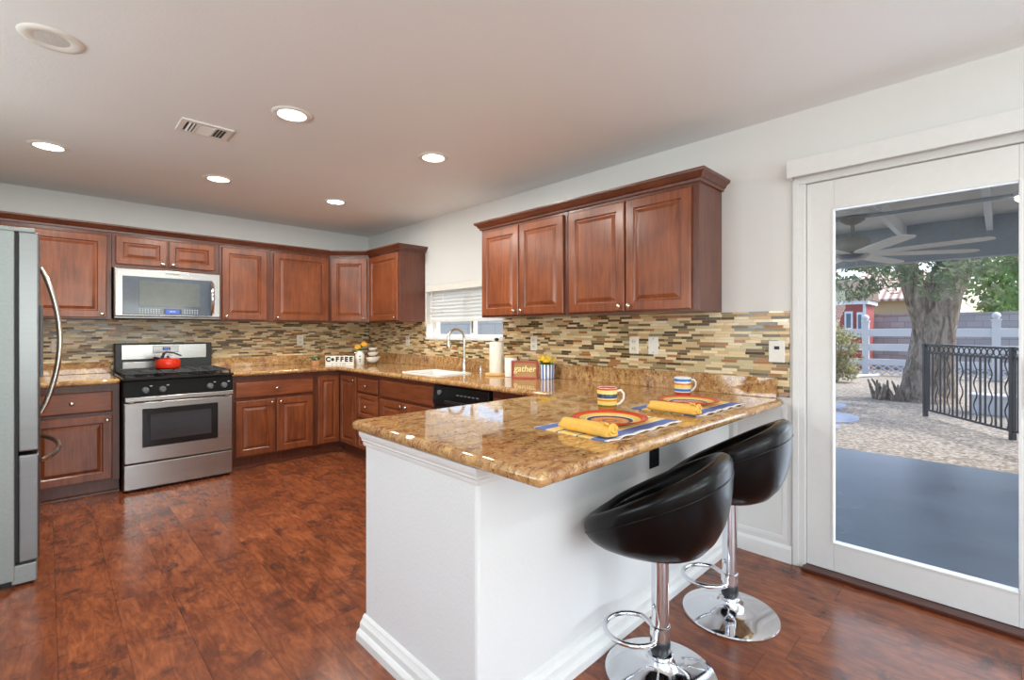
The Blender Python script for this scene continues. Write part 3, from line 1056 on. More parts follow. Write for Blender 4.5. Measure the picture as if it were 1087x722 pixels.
def cells(rects, holes, z0, z1):
    xs = sorted({v for r in rects + holes for v in r[:2]})
    ys = sorted({v for r in rects + holes for v in r[2:]})
    def inside(x, y):
        return any(r[0] < x < r[1] and r[2] < y < r[3] for r in rects) and not any(h[0] < x < h[1] and h[2] < y < h[3] for h in holes)
    m = MB()
    ids = {}
    def vid(i, j, t):
        if (i, j, t) not in ids:
            ids[(i, j, t)] = m.v(xs[i], ys[j], (z0, z1)[t])
        return ids[(i, j, t)]
    on = {(i, j) for i in range(len(xs) - 1) for j in range(len(ys) - 1) if inside((xs[i] + xs[i + 1]) / 2, (ys[j] + ys[j + 1]) / 2)}
    for i, j in on:
        m.f(vid(i, j, 1), vid(i + 1, j, 1), vid(i + 1, j + 1, 1), vid(i, j + 1, 1))
        m.f(vid(i, j, 0), vid(i, j + 1, 0), vid(i + 1, j + 1, 0), vid(i + 1, j, 0))
        for (di, dj), (a, b) in (((-1, 0), ((i, j + 1), (i, j))), ((1, 0), ((i + 1, j), (i + 1, j + 1))), ((0, -1), ((i, j), (i + 1, j))), ((0, 1), ((i + 1, j + 1), (i, j + 1)))):
            if (i + di, j + dj) not in on:
                m.f(vid(*a, 0), vid(*b, 0), vid(*b, 1), vid(*a, 1))
    return m


SX0, SX1, SY0, SY1 = 2.285, 2.625, 3.20, 3.74
e = TH + .0015
ct = thing('granite_countertop', 'golden granite worktop running from the range around to the peninsula', 'countertop', (2.3, 3.0, ZC - CT))
cells([(1.180, XW - e, 4.79, YW - e), (2.160, XW - e, .825, YW - e), (.905, XW - e, .825, 1.885)], [(SX0 + .012, SX1 - .012, SY0 + .012, SY1 - .012)], ZC - CT, ZC).build('slab', M['granite'], ct, bevel=.019, seg=5, smooth=35)
MB().box(1.180, XW - e - .02, YW - e - .02, YW - e, ZC, .992).box(XW - e - .02, XW - e, .858, YW - e, ZC, 1.004).build('splash_strip', M['granite'], ct, bevel=.003)
cl = thing('granite_countertop', 'short golden granite worktop between refrigerator and range', 'countertop', (-.2, 5.1, ZC - CT))
MB().box(-.95, .412, 4.79, YW - e, ZC - CT, ZC).build('slab', M['granite'], cl, bevel=.016, seg=4, smooth=35)
MB().box(-.95, .412, YW - e - .02, YW - e, ZC, .992).build('splash_strip', M['granite'], cl, bevel=.003)

# sink and faucet
sk = thing('kitchen_sink', 'white sink set into the granite under the window', 'sink', (2.455, 3.47, ZC - .19))
def rr(x0, x1, y0, y1, r, z, n=5):
    pts = []
    for cx, cy, a0 in ((x1 - r, y1 - r, 0), (x0 + r, y1 - r, 90), (x0 + r, y0 + r, 180), (x1 - r, y0 + r, 270)):
        for k in range(n + 1):
            a = math.radians(a0 + 90 * k / n)
            pts.append((cx + r * math.cos(a), cy + r * math.sin(a), z))
    return pts
m = MB()
m.loops([rr(SX0 - .012, SX1 + .012, SY0 - .012, SY1 + .012, .03, ZC + .001), rr(SX0 - .010, SX1 + .010, SY0 - .010, SY1 + .010, .03, ZC + .009),
         rr(SX0 + .008, SX1 - .008, SY0 + .008, SY1 - .008, .03, ZC + .010), rr(SX0 + .016, SX1 - .016, SY0 + .016, SY1 - .016, .03, ZC + .004),
         rr(SX0 + .026, SX1 - .026, SY0 + .026, SY1 - .026, .04, ZC - .15), rr(SX0 + .06, SX1 - .06, SY0 + .06, SY1 - .06, .03, ZC - .165),
         rr(SX0 + .055, SX1 - .055, SY0 + .055, SY1 - .055, .03, ZC - .175), rr(SX0 + .018, SX1 - .018, SY0 + .018, SY1 - .018, .04, ZC - .16),
         rr(SX0 + .0125, SX1 - .0125, SY0 + .0125, SY1 - .0125, .03, ZC + .001)], cap0=False, cap1=False)
# close the basin floor
n0 = len(m.vs)
fl = [m.v(*p) for p in rr(SX0 + .06, SX1 - .06, SY0 + .06, SY1 - .06, .03, ZC - .165)]
m.f(*fl)
m.build('basin', M['ceramic'], sk, smooth=50)
MB().lathe([(.028, 0), (.028, .004), (.02, .005), (.002, .003)], (2.455, 3.47, ZC - .165)).build('drain', M['steel'], sk, smooth=40)
fx, fy = 2.775, 3.475
fa = thing('kitchen_faucet', 'brushed nickel gooseneck faucet behind the sink', 'faucet', (fx, fy, ZC))
MB().lathe([(.030, 0), (.030, .006), (.024, .012), (.022, .10), (.018, .11), (.016, .115)], (fx, fy, ZC), 20).build('base', M['nickel'], fa, smooth=40)
pts = [(fx, fy, ZC + .10), (fx, fy, ZC + .29)]
R_ = .085
ddx, ddy = -1.0, .10
for k in range(13):
    a = PI - PI * k / 12 * 1.06
    q = R_ + R_ * math.cos(a)
    pts.append((fx + ddx * q, fy + ddy * q, ZC + .305 + R_ * math.sin(a)))
MB().tube(pts, .0125, 12).build('spout', M['nickel'], fa, smooth=60)
e_ = Vector(pts[-1])
d_ = (e_ - Vector(pts[-2])).normalized()
MB().tube([tuple(e_ - d_ * .005), tuple(e_ + d_ * .02), tuple(e_ + d_ * .062), tuple(e_ + d_ * .078)], [.013, .017, .021, .019], 14).build('spray_head', M['nickel'], fa, smooth=60)
MB().tube([(fx + .0, fy - .018, ZC + .075), (fx + .0, fy - .045, ZC + .080), (fx - .005, fy - .10, ZC + .115)], [.013, .009, .006], 10).build('handle', M['nickel'], fa, smooth=60)
sd = thing('soap_dispenser', 'small nickel soap pump to the right of the faucet', 'soap dispenser', (2.775, 3.24, ZC))
MB().lathe([(.022, 0), (.022, .005), (.014, .012), (.013, .045), (.010, .055)], (2.775, 3.24, ZC), 16).build('body', M['nickel'], sd, smooth=40)
MB().tube([(2.775, 3.24, ZC + .05), (2.775, 3.24, ZC + .082), (2.755, 3.242, ZC + .092), (2.71, 3.245, ZC + .086)], .006, 8).build('nozzle', M['nickel'], sd, smooth=60)

# ------------------------------------------------------------------ dishwasher
dw = thing('dishwasher', 'black built-in dishwasher under the counter beside the sink cabinet', 'dishwasher', (2.5, 2.78, 0))
MB().box(XB + .01, XW - .02, 2.456, 3.114, .10, ZC - CT - .004).build('body', M['black_plastic'], dw)
MB().box(XB - .028, XB + .009, 2.460, 3.110, .115, .690).build('door', M['black_gloss'], dw, bevel=.005)
pn = MB(lambda u, d, z: (XB + d, u, z)).extr([(.009, .695), (-.038, .695), (-.042, .72), (-.034, .835), (-.02, .843), (.009, .843)], 2.460, 3.110).build('control_panel', M['black_gloss'], dw, bevel=.003)
MB().box(XB - .052, XB - .034, 2.62, 2.95, .715, .735).build('pull_handle', M['black_plastic'], pn, bevel=.004)
MB(lambda u, d, z: (XB + d, u, z)).loops([[(3.02 + .018 * math.cos(a * PI / 8), dd, .79 + .018 * math.sin(a * PI / 8)) for a in range(16)] for dd in (-.030, -.052)]).build('dial', M['grey_plastic'], pn, bevel=.002)
m = MB()
for k in range(6):
    m.box(XB - .042, XB - .034, 2.56 + k * .045, 2.585 + k * .045, .782, .790)
m.build('button', M['grey_plastic'], pn)

# ------------------------------------------------------------------ range
RX0, RX1, RYF = .424, 1.172, 4.715
rg = thing('gas_range', 'stainless steel gas range with black cooktop and oven window', 'range', ((RX0 + RX1) / 2, 5.1, 0))
MB().box(RX0, RX1, RYF + .03, 5.50, .03, .882).build('body', M['black_plastic'], rg, bevel=.003)
MB().box(RX0 + .03, RX1 - .03, RYF + .07, 5.45, 0, .03).build('plinth', M['black_matte'], rg)
T = lambda u, d, z: (u, RYF + d, z)
MB(T).box(RX0 + .002, RX1 - .002, 0, .03, .022, .218).build('bottom_drawer', M['steel'], rg, bevel=.006, seg=3)
od = MB(T).box(RX0 + .002, RX1 - .002, -.012, .03, .228, .700).build('oven_door', M['steel'], rg, bevel=.008, seg=3)
MB(T).box(RX0 + .115, RX1 - .115, -.015, -.010, .345, .650).build('door_frame_glass', M['black_gloss'], od, bevel=.004)
MB(T).box(RX0 + .165, RX1 - .165, -.0175, -.0145, .395, .605).build('oven_window', M['dark_glass'], od, bevel=.002)
m = MB(T)
m.box(RX0 + .005, RX1 - .005, -.052, -.032, .712, .748)
m.box(RX0 + .03, RX0 + .065, -.035, .0, .700, .740)
m.box(RX1 - .065, RX1 - .03, -.035, .0, .700, .740)
m.build('oven_handle', M['steel'], od, bevel=.006, seg=3)
# control fascia, slightly sloped
cpn = MB(T).extr([(.035, .712), (-.010, .712), (.004, .868), (.035, .872)], RX0, RX1).build('control_panel', M['fascia'], rg, bevel=.003)
for uu in (.135, .245, .575, .68):
    L = []
    for q, dd in ((.024, .0), (.024, -.012), (.021, -.016), (.019, -.030), (.015, -.032)):
        L.append([(RX0 + uu + q * math.cos(k * PI / 10), -.003 + dd, .795 + q * math.sin(k * PI / 10)) for k in range(20)])
    kb = MB(T).loops(L).build('knob', M['grey_plastic'], cpn, smooth=40)
    MB(T).box(RX0 + uu - .0045, RX0 + uu + .0045, -.042, -.030, .775, .815).build('grip', M['grey_plastic'], kb, bevel=.002)
    MB(T).box(RX0 + uu + .028, RX0 + uu + .044, -.006, .002, .823, .828).build('marking', M['white_plastic'], cpn)
MB().box(RX0 - .006, RX1 + .006, RYF - .015, 5.47, .876, .898).build('cooktop', M['black_gloss'], rg, bevel=.008, seg=3)
for i, cx in enumerate((RX0 + .13, (RX0 + RX1) / 2, RX1 - .13)):
    m = MB()
    hw = .118
    y0, y1 = RYF + .045, 5.36
    zt_, r_ = .922, .007
    for xx in (cx - hw, cx + hw):
        m.tube([(xx, y0, zt_), (xx, y1, zt_)], r_, 6)
    for k in range(5):
        yy = y0 + (y1 - y0) * k / 4
        m.tube([(cx - hw, yy, zt_), (cx + hw, yy, zt_)], r_, 6)
    m.tube([(cx, y0, zt_), (cx, y1, zt_)], r_, 6)
    for xx in (cx - hw, cx + hw):
        for yy in (y0, (y0 + y1) / 2, y1):
            m.tube([(xx, yy, .897), (xx, yy, zt_)], r_, 6)
    m.build('grate', M['black_matte'], rg, smooth=50)
    for yy in ((4.90, 5.22) if i != 1 else (5.06,)):
        MB().lathe([(.045, 0), (.045, .008), (.034, .010), (.034, .018), (.002, .019)], (cx, yy, .898), 20).build('burner', M['black_matte'], rg, smooth=40)
BG = 5.44
bgp = MB().box(RX0 + .004, RX1 - .004, BG, 5.525, .89, 1.152).build('backguard', M['black_plastic'], rg, bevel=.008, seg=3)
MB().box(RX0 + .05, RX1 - .05, BG - .006, BG + .004, 1.005, 1.140).build('steel_panel', M['steel'], bgp, bevel=.004)
ds = MB().box(.70, .895, BG - .010, BG - .004, 1.063, 1.128).build('clock_panel', M['steel_dark'], bgp, bevel=.003)
MB().box(.772, .832, BG - .0125, BG - .009, 1.085, 1.113).build('clock_display', M['black_gloss'], bgp)
m = MB()
for q in (.783, .795, .811):
    m.box(q, q + .009, BG - .0133, BG - .0122, 1.091, 1.107)
m.build('clock_digits', M['display_blue'], bgp)
MB().box(RX0 + .06, RX0 + .30, BG - .003, BG + .004, .925, .985).build('vent_panel', M['steel_dark'], bgp, bevel=.002)
kt = thing('kettle', 'squat red enamel kettle with black handle on the range', 'kettle', (.775, 5.18, .930))
kx, ky, kz = .775, 5.18, .9295
MB().lathe([(.080, 0), (.088, .004), (.092, .015), (.093, .07), (.088, .083), (.070, .089), (.03, .093), (.003, .093)], (kx, ky, kz), 36).build('body', M['red_enamel'], kt, smooth=45)
MB().lathe([(.022, .0905), (.022, .097), (.008, .101), (.009, .112), (.003, .114)], (kx, ky, kz), 16).build('lid_knob', M['black_plastic'], kt, smooth=45)
MB().tube([(kx - .055, ky - .02, kz + .075), (kx - .085, ky - .03, kz + .095), (kx - .105, ky - .038, kz + .10)], [.016, .013, .011], 12).build('spout', M['black_plastic'], kt, smooth=50)
MB().tube([(kx - .045, ky, kz + .085), (kx - .030, ky, kz + .135), (kx - .01, ky, kz + .148), (kx + .04, ky, kz + .138), (kx + .10, ky, kz + .110)], [.012, .011, .009, .008, .007], 10).build('handle', M['black_plastic'], kt, smooth=50)

# ------------------------------------------------------------------ microwave
mw = thing('microwave', 'stainless steel over-the-range microwave under the short cabinet', 'microwave', (.79, 5.3, 1.372))
MX0, MX1, MYF, MZ0, MZ1 = .400, 1.176, 5.125, 1.372, 1.798
MB().box(MX0 + .004, MX1 - .004, MYF + .04, YW - .012, MZ0, MZ1 - .001).build('body', M['steel_dark'], mw, bevel=.004)
md = MB(lambda u, d, z: (u, MYF + d, z)).box(MX0, MX1, 0, .04, MZ0 + .012, MZ1 - .002).build('door', M['steel'], mw, bevel=.012, seg=4)
MB().box(MX0 + .055, MX1 - .072, MYF - .004, MYF + .003, MZ0 + .028, MZ1 - .070).build('glass_front', M['mw_glass'], md, bevel=.003)
MB().box(MX0 + .165, MX1 - .17, MYF - .006, MYF - .003, MZ0 + .105, MZ1 - .105).build('window', M['mw_screen'], md, bevel=.002)
m = MB()
hx = MX1 - .078
m.tube([(hx, MYF - .002, MZ0 + .045), (hx, MYF - .035, MZ0 + .06), (hx, MYF - .048, MZ0 + .20), (hx, MYF - .035, MZ1 - .10), (hx, MYF - .002, MZ1 - .085)], [.012, .015, .017, .015, .012], 12)
m.build('handle', M['chrome'], md, smooth=60)
cpn = MB().box(MX0 + .06, MX1 - .13, MYF - .007, MYF - .003, MZ0 + .034, MZ0 + .090).build('control_panel', M['mw_glass'], md)
MB().box(.735, .865, MYF - .009, MYF - .006, MZ0 + .040, MZ0 + .084).build('display', M['black_gloss'], cpn)
MB().box(.750, .848, MYF - .0105, MYF - .0085, MZ0 + .045, MZ0 + .079).build('lit_screen', M['display_blue'], cpn)
m = MB()
for q in (.778, .790, .807):
    m.box(q, q + .008, MYF - .0112, MYF - .0103, MZ0 + .056, MZ0 + .068)
m.build('digits', M['display_digits'], cpn)
m = MB()
for a0, nn in ((.565, 8), (.885, 6)):
    for k in range(nn):
        for zz in (.046, .062, .077):
            m.box(a0 + k * .019, a0 + k * .019 + .010, MYF - .0085, MYF - .0065, MZ0 + zz, MZ0 + zz + .005)
m.build('keys', plain('pale_key_print', srgb(190, 194, 200), .4), cpn)
text_obj('maker_mark', 'Whirlpool', .024, M['letter'], md, (.80, MYF - .0015, MZ1 - .032), facing((0, -1)), .001, .15)
MB().box(MX0 + .02, MX1 - .02, MYF + .02, YW - .05, MZ0 - .006, MZ0).build('vent_grille', M['black_matte'], mw)

# ------------------------------------------------------------------ refrigerator
fr_ = thing('refrigerator', 'stainless steel french door refrigerator at the left edge', 'refrigerator', (-.5, 3.85, 0))
FY0, FY1 = 3.375, 4.285
FB = -.112
MB().box(-.92, FB, FY0, FY1, .035, 1.752).build('cabinet', M['steel_side'], fr_, bevel=.004)
MB().box(FB - .01, -.034, FY0 + .004, FY1 - .004, .012, .105).build('kick_grille', M['steel_side'], fr_, bevel=.006)
m = MB()
for yy in (FY0 + .04, FY1 - .07):
    m.box(-.88, -.84, yy, yy + .03, 0, .036)
    m.box(-.16, -.12, yy, yy + .03, 0, .036)
m.build('foot', M['black_plastic'], fr_)
MB().box(FB, FB + .012, FY0 + .01, FY1 - .01, .12, 1.74).build('gasket', M['black_matte'], fr_)
FD0, FD1 = FB + .013, -.026
fym = (FY0 + FY1) / 2
ZFD = .655
d1 = MB().box(FD0, FD1, FY0 + .002, fym - .003, ZFD + .008, 1.755).build('door', M['steel_door'], fr_, bevel=.008, seg=3)
d2 = MB().box(FD0, FD1, fym + .003, FY1 - .002, ZFD + .008, 1.755).build('door', M['steel_door'], fr_, bevel=.008, seg=3)
fz = MB().box(FD0, FD1, FY0 + .002, FY1 - .002, .115, ZFD - .008).build('freezer_drawer', M['steel_door'], fr_, bevel=.008, seg=3)


def fridge_handle(y, par):
    pts = []
    for k in range(17):
        q = k / 16
        pts.append((FD1 + .004 + .078 * math.sin(PI * q) ** .8, y, .80 + .82 * q))
    MB().tube(pts, [.010] + [.013] * 15 + [.010], 10).build('handle', M['nickel'], par, smooth=60)


fridge_handle(fym - .05, d1)
fridge_handle(fym + .05, d2)
pts = []
for k in range(17):
    q = k / 16
    pts.append((FD1 + .004 + .075 * math.sin(PI * q) ** .7, FY0 + .06 + (FY1 - FY0 - .12) * q, .60))
MB().tube(pts, [.010] + [.014] * 15 + [.010], 10).build('handle', M['nickel'], fz, smooth=60)
MB().box(FD1 - .002, FD1 + .014, FY0 + .13, FY0 + .36, 1.02, 1.40).build('water_dispenser', M['grey_plastic'], d1, bevel=.006)
MB().box(FB - .06, FD1 - .015, FY0 + .01, FY0 + .10, 1.7525, 1.775).build('hinge_cover', M['steel_side'], fr_, bevel=.005)
MB().box(FB - .06, FD1 - .015, FY1 - .10, FY1 - .01, 1.7525, 1.775).build('hinge_cover', M['steel_side'], fr_, bevel=.005)

# ------------------------------------------------------------------ wall plates


def outlet(T, u, z, label, kind='outlet', w_=.072, h_=.116, mat='white_plastic', cat='outlet', face='almond_plastic'):
    p = T(u, 0, z - h_ / 2)
    r = thing('wall_outlet' if kind == 'outlet' else 'wall_plate', label, cat, p, 'wall plates in the kitchen')
    MB(T).box(u - w_ / 2, u + w_ / 2, -.006, 0, z - h_ / 2, z + h_ / 2).build('cover', M[mat], r, bevel=.003)
    if kind == 'outlet':
        for s in (-1, 1):
            o = MB(T).box(u - .017, u + .017, -.0085, -.005, z + s * .024 - .016, z + s * .024 + .016).build('socket', M[mat if mat != 'white_plastic' else face], r, bevel=.004)
            m = MB(T)
            for q in (-.007, .007):
                m.box(u + q - .0012, u + q + .0012, -.0092, -.0083, z + s * .024 - .004, z + s * .024 + .006)
            m.build('slot', M['letter'], o)
    elif kind == 'blank':
        m = MB(T)
        for s in (-1, 1):
            m.loops([[(u + .004 * math.cos(k * PI / 4), dd, z + s * .045 + .004 * math.sin(k * PI / 4)) for k in range(8)] for dd in (-.006, -.0075)])
        m.build('screw', M['nickel'], r)
    elif kind == 'port':
        MB(T).box(u - .014, u + .012, -.0072, -.005, z + .012, z + .030).build('port', M['letter'], r)
    return r


TWB = lambda u, d, z: (u, YW - TH + d, z)
TWR = lambda u, d, z: (XW - TH + d, u, z)
outlet(TWB, .065, 1.14, 'white wall outlet on the tile just right of the refrigerator handle')
outlet(TWB, 2.055, 1.16, 'white wall outlet on the tile above the green plant and coffee sign')
outlet(TWR, 4.62, 1.155, 'white wall outlet on the tile below the cabinet beside the window')
outlet(TWR, 2.695, 1.16, 'white wall outlet on the tile above the red framed sign')
outlet(TWR, 1.755, 1.165, 'white wall outlet, left of the two plates above the peninsula')
outlet(TWR, 1.61, 1.165, 'blank white wall plate with two screws above the peninsula', 'blank', cat='wall plate')
outlet(TWR, .862, 1.148, 'white wall plate with one black port at the end of the tile', 'port', w_=.082, h_=.118, cat='wall plate')
TP = lambda u, d, z: (u, PY0 + d, z)
outlet(TP, 2.010, .690, 'black wall outlet on the white half wall under the counter overhang', w_=.084, h_=.118, mat='black_plastic')

# ------------------------------------------------------------------ bar stools


def make_stool():
    r = thing('bar_stool', '', 'stool', (0, 0, 0), 'black bucket bar stools at the peninsula')
    ZB, n = SEAT_Z, 56
    m = MB()
    def R(phi):
        a = .262                      # half width
        b = .262 if math.cos(phi) > 0 else .240
        ex = 2.5
        cx, sx = abs(math.cos(phi)), abs(math.sin(phi))
        return 1 / ((cx / b) ** ex + (sx / a) ** ex) ** (1 / ex)
    def hh(phi):
        q = (.262 - R(phi) * math.cos(phi)) / (.262 + .240)
        return .10 + (.362 - .10) * q ** .92
    secs = []
    def lp(fn):
        l = []
        for k in range(n):
            ph = 2 * PI * k / n
            rr_, z_ = fn(ph)
            l.append((rr_ * math.sin(ph), rr_ * math.cos(ph), ZB + z_))
        return l
    for t_ in (0.02, .2, .38, .52, .64, .74, .83, .9, .96, 1.0):
        th = t_ * PI / 2
        secs.append(lp(lambda ph: (R(ph) * math.sin(th) ** .62, (hh(ph) - .03) * (1 - math.cos(th) ** .72))))
    tk = .034
    for a_ in (25, 55, 90, 125, 155, 180):
        ar = math.radians(a_)
        secs.append(lp(lambda ph: (R(ph) - tk + tk * math.cos(ar), hh(ph) - .03 + tk * math.sin(ar))))
    def inner(q, zq):
        def fn(ph):
            top = hh(ph) - .03
            c = .082
            zz = c + (max(top, c + .004) - c) * zq
            return ((R(ph) - 2 * tk) * q, zz)
        return fn
    for q, zq in ((.99, .7), (.97, .4), (.94, .15), (.88, .02)):
        secs.append(lp(inner(q, zq)))
    secs.append(lp(lambda ph: ((R(ph) - 2 * tk) * .80, .088)))
    secs.append(lp(lambda ph: ((R(ph) - 2 * tk) * .5, .097)))
    secs.append(lp(lambda ph: ((R(ph) - 2 * tk) * .05, .099)))
    m.loops(secs)
    st = m.build('seat', M['leather'], r, smooth=60)
    pts = []
    for k in range(n):
        ph = 2 * PI * k / n
        z_ = max(hh(ph) - .062, .02)
        full = hh(ph) - .03
        cth = max(0, 1 - z_ / full) ** (1 / .72)
        th = math.acos(min(1, cth))
        rr_ = R(ph) * math.sin(th) ** .62 + .0005
        pts.append((rr_ * math.sin(ph), rr_ * math.cos(ph), ZB + z_))
    MB().tube(pts, .0032, 6, closed=True).build('piping', M['leather'], st, smooth=60)
    MB().lathe([(.03, ZB - .012), (.075, ZB - .008), (.08, ZB + .004), (.002, ZB + .006)], n=24).build('mounting_plate', M['black_matte'], r, smooth=40)
    MB().lathe([(.031, .13), (.031, ZB + .055)], n=24).build('column', M['chrome'], r, smooth=40)
    MB().lathe([(.034, .088), (.036, .092), (.036, .128), (.033, .132)], n=24).build('collar', M['black_plastic'], r, smooth=40)
    MB().lathe([(.196, 0), (.200, .004), (.198, .010), (.17, .017), (.11, .026), (.065, .037), (.046, .05), (.040, .066), (.046, .074), (.046, .084), (.034, .09)], n=56).build('base', M['chrome'], r, smooth=40)
    pts = []
    zr = FOOT_Z
    pts = [(-.02, .02, zr)] + [(-.10 * math.cos(math.radians(a_)), .10 + .10 * math.sin(math.radians(a_)), zr) for a_ in range(-35, 216, 10)] + [(.02, .02, zr)]
    ra = math.radians(32)
    pts = [(x_ * math.cos(ra) - y_ * math.sin(ra), x_ * math.sin(ra) + y_ * math.cos(ra), z_) for x_, y_, z_ in pts]
    MB().tube(pts, .0095, 10).build('footrest', M['chrome'], r, smooth=60)
    MB().lathe([(.033, zr - .02), (.036, zr - .018), (.036, zr + .018), (.033, zr + .02)], n=24).build('footrest_clamp', M['chrome'], r, smooth=40)
    return r


SEAT_Z, FOOT_Z = .462, .165
s1 = make_stool()
s1['label'] = 'black bucket bar stool nearest the free end of the peninsula'
s1.location = (1.613, .873, 0)
s1.rotation_euler = (0, 0, math.radians(11))
s2 = dup(s1, (2.185, .845, 0), math.radians(8), 'black bucket bar stool nearest the sliding glass door')
for ch in s2.children:            # its gas lift stands a little higher
    if ch.name.startswith(('seat', 'mounting_plate')):
        ch.location.z += .055

# ------------------------------------------------------------------ place settings


def placemat(name_label, cx, cy, loc_first=True):
    m = MB()
    nx, ny = 30, 16
    W_, D_ = .52, .335
    ids = {}
    rng = random.Random(3)
    for t_ in (0, 1):
        for i in range(nx + 1):
            for j in range(ny + 1):
                u_, v_ = i / nx, j / ny
                edge = max(0, .12 - v_) / .12
                wv = .0025 * edge * (1 + math.sin(u_ * 30 + 1)) * (1 if .15 < u_ < .98 else .4)
                ids[i, j, t_] = m.v((u_ - .5) * W_, v_ * D_ + .003 * math.sin(u_ * 41) * (1 if j in (0, ny) else 0), .0006 + wv + .0028 * t_)
    for i in range(nx):
        for j in range(ny):
            m.f(ids[i, j, 1], ids[i + 1, j, 1], ids[i + 1, j + 1, 1], ids[i, j + 1, 1])
            m.f(ids[i, j, 0], ids[i, j + 1, 0], ids[i + 1, j + 1, 0], ids[i + 1, j, 0])
    for i in range(nx):
        for j, s in ((0, 1), (ny, -1)):
            q = [ids[i, j, 0], ids[i + 1, j, 0], ids[i + 1, j, 1], ids[i, j, 1]]
            m.f(*(q if s > 0 else q[::-1]))
    for j in range(ny):
        for i, s in ((0, -1), (nx, 1)):
            q = [ids[i, j, 0], ids[i, j + 1, 0], ids[i, j + 1, 1], ids[i, j, 1]]
            m.f(*(q if s > 0 else q[::-1]))
    return m


SET = [(1.635, 1.125, 0.0, 'nearest the free end of the counter'), (2.285, 1.105, 0.0, 'nearer the tiled wall')]
pm = placemat('', 0, 0).build('placemat', M['mat'], base=(0, 0, 0), smooth=60)
tag(pm, 'blue and yellow striped placemat on the granite, ' + SET[0][3], 'placemat', 'placemats on the peninsula')
pm.location = (1.588, .905, ZC)
q = pm.copy(); C.objects.link(q); q.location = (2.258, .900, ZC)
q['label'] = 'blue and yellow striped placemat on the granite, ' + SET[1][3]
pl = MB().lathe([(.075, 0), (.080, .001), (.085, .004), (.120, .012), (.148, .021), (.150, .0235), (.146, .0245), (.118, .016), (.082, .008), (.04, .007), (.002, .007)], n=56, cap0=True).build('dinner_plate', M['plate'], base=(0, 0, 0), smooth=50)
tag(pl, 'red rimmed striped dinner plate, ' + SET[0][3], 'plate', 'dinner plates on the placemats')
pl.location = (1.613, 1.092, ZC + .0042)
q = pl.copy(); C.objects.link(q); q.location = (2.312, 1.098, ZC + .0042)
q['label'] = 'red rimmed striped dinner plate, ' + SET[1][3]
# rolled napkin
m = MB()
L = []
NN = 15
for i in range(NN):
    q_ = i / (NN - 1)
    yy = (q_ - .5) * .225
    l = []
    for k in range(20):
        a_ = 2 * PI * k / 20
        rr_ = .0245 * (1 + .05 * math.sin(3 * a_ + 2) + .04 * math.sin(a_ * 5 + q_ * 4))
        if i in (0, NN - 1):
            rr_ *= .82
        l.append((rr_ * 1.25 * math.cos(a_), yy + (.008 * math.sin(a_ * 2) if i in (0, NN - 1) else 0), .0235 + rr_ * .92 * math.sin(a_)))
    L.append(l)
m.loops(L)
for (ex, ez, rr2) in ((0, .030, .018), (.004, .030, .009)):
    pts = [(ex + rr2 * math.cos(a_ / 6 * PI) * 1.1, -.118 + .006 * math.sin(a_ / 3), ez + rr2 * math.sin(a_ / 6 * PI)) for a_ in range(0, 11)]
    m.tube(pts, .0045, 6)
for zz in (0, 1):
    m.loops([[(-.012 - .018 * k, -.106 + q_, .045 + .006 * k + zz * .003) for q_ in (0, .02)] + [(-.012 - .018 * k, -.106 + q_, .049 + .006 * k + zz * .003) for q_ in (.02, 0)] for k in (0, 1)])
nk = m.build('napkin', M['napkin'], base=(0, 0, 0), smooth=70)
tag(nk, 'rolled yellow cloth napkin beside the plate, ' + SET[0][3], 'napkin', 'rolled napkins on the placemats')
nk.location = (1.378, 1.030, ZC + .0045)
nk.rotation_euler = (math.radians(-0), 0, math.radians(-3))
q = nk.copy(); C.objects.link(q); q.location = (2.002, 1.020, ZC + .0045)
q.rotation_euler = (0, 0, math.radians(2))
q['label'] = 'rolled yellow cloth napkin beside the plate, ' + SET[1][3]


def mug(mat, label, loc, rz, r_=.047, h_=.100):
    t_ = thing('mug', label, 'mug', (0, 0, 0), 'striped mugs on the counter')
    MB().lathe([(r_ * .86, 0), (r_ * .9, .002), (r_ * .97, .02), (r_, .05), (r_ * 1.03, h_ - .002), (r_ * 1.0, h_), (r_ * .96, h_ - .003), (r_ * .92, .05), (r_ * .85, .010), (.002, .008)], n=36, cap0=True).build('cup', M[mat], t_, smooth=50)
    MB().tube([(r_ * .95, 0, .082), (r_ + .020, 0, .086), (r_ + .034, 0, .068), (r_ + .032, 0, .045), (r_ + .016, 0, .025), (r_ * .93, 0, .018)], [.006, .006, .0058, .0055, .0055, .006], 10).build('handle', M['ceramic'], t_, smooth=60)
    t_.location = loc
    t_.rotation_euler = (0, 0, rz)


mug('mug_a', 'striped mug with navy band behind the nearer plate', (1.918, 1.313, ZC), math.radians(-40))
mug('mug_b', 'blue and red striped white mug behind the farther plate', (2.666, 1.300, ZC), math.radians(-38))

# ------------------------------------------------------------------ counter items by the window
tx, ty = 2.70, 2.95
th_ = thing('paper_towel_holder', 'paper towel holder on round wooden base beside the faucet', 'paper towel holder', (tx, ty, ZC))
MB().lathe([(.092, 0), (.096, .004), (.096, .016), (.090, .020), (.002, .020)], (tx, ty, ZC), 36).build('base', M['pale_wood'], th_, smooth=40)
MB().tube([(tx, ty, ZC + .018), (tx, ty, ZC + .30)], .007, 10).build('post', M['nickel'], th_, smooth=60)
MB().lathe([(.010, .285), (.018, .295), (.020, .303), (.012, .311), (.002, .313)], (tx, ty, ZC), 16).build('finial', M['black_plastic'], th_, smooth=50)
ro = tag(MB().lathe([(.020, .0215), (.058, .0215), (.060, .03), (.060, .27), (.058, .279), (.020, .279), (.020, .0215)], (tx, ty, ZC), 40, cap0=False, cap1=False).build('paper_towel_roll', M['paper'], smooth=40),
         'white paper towel roll standing on the wooden holder', 'paper towels')
jx, jy = 2.70, 2.775
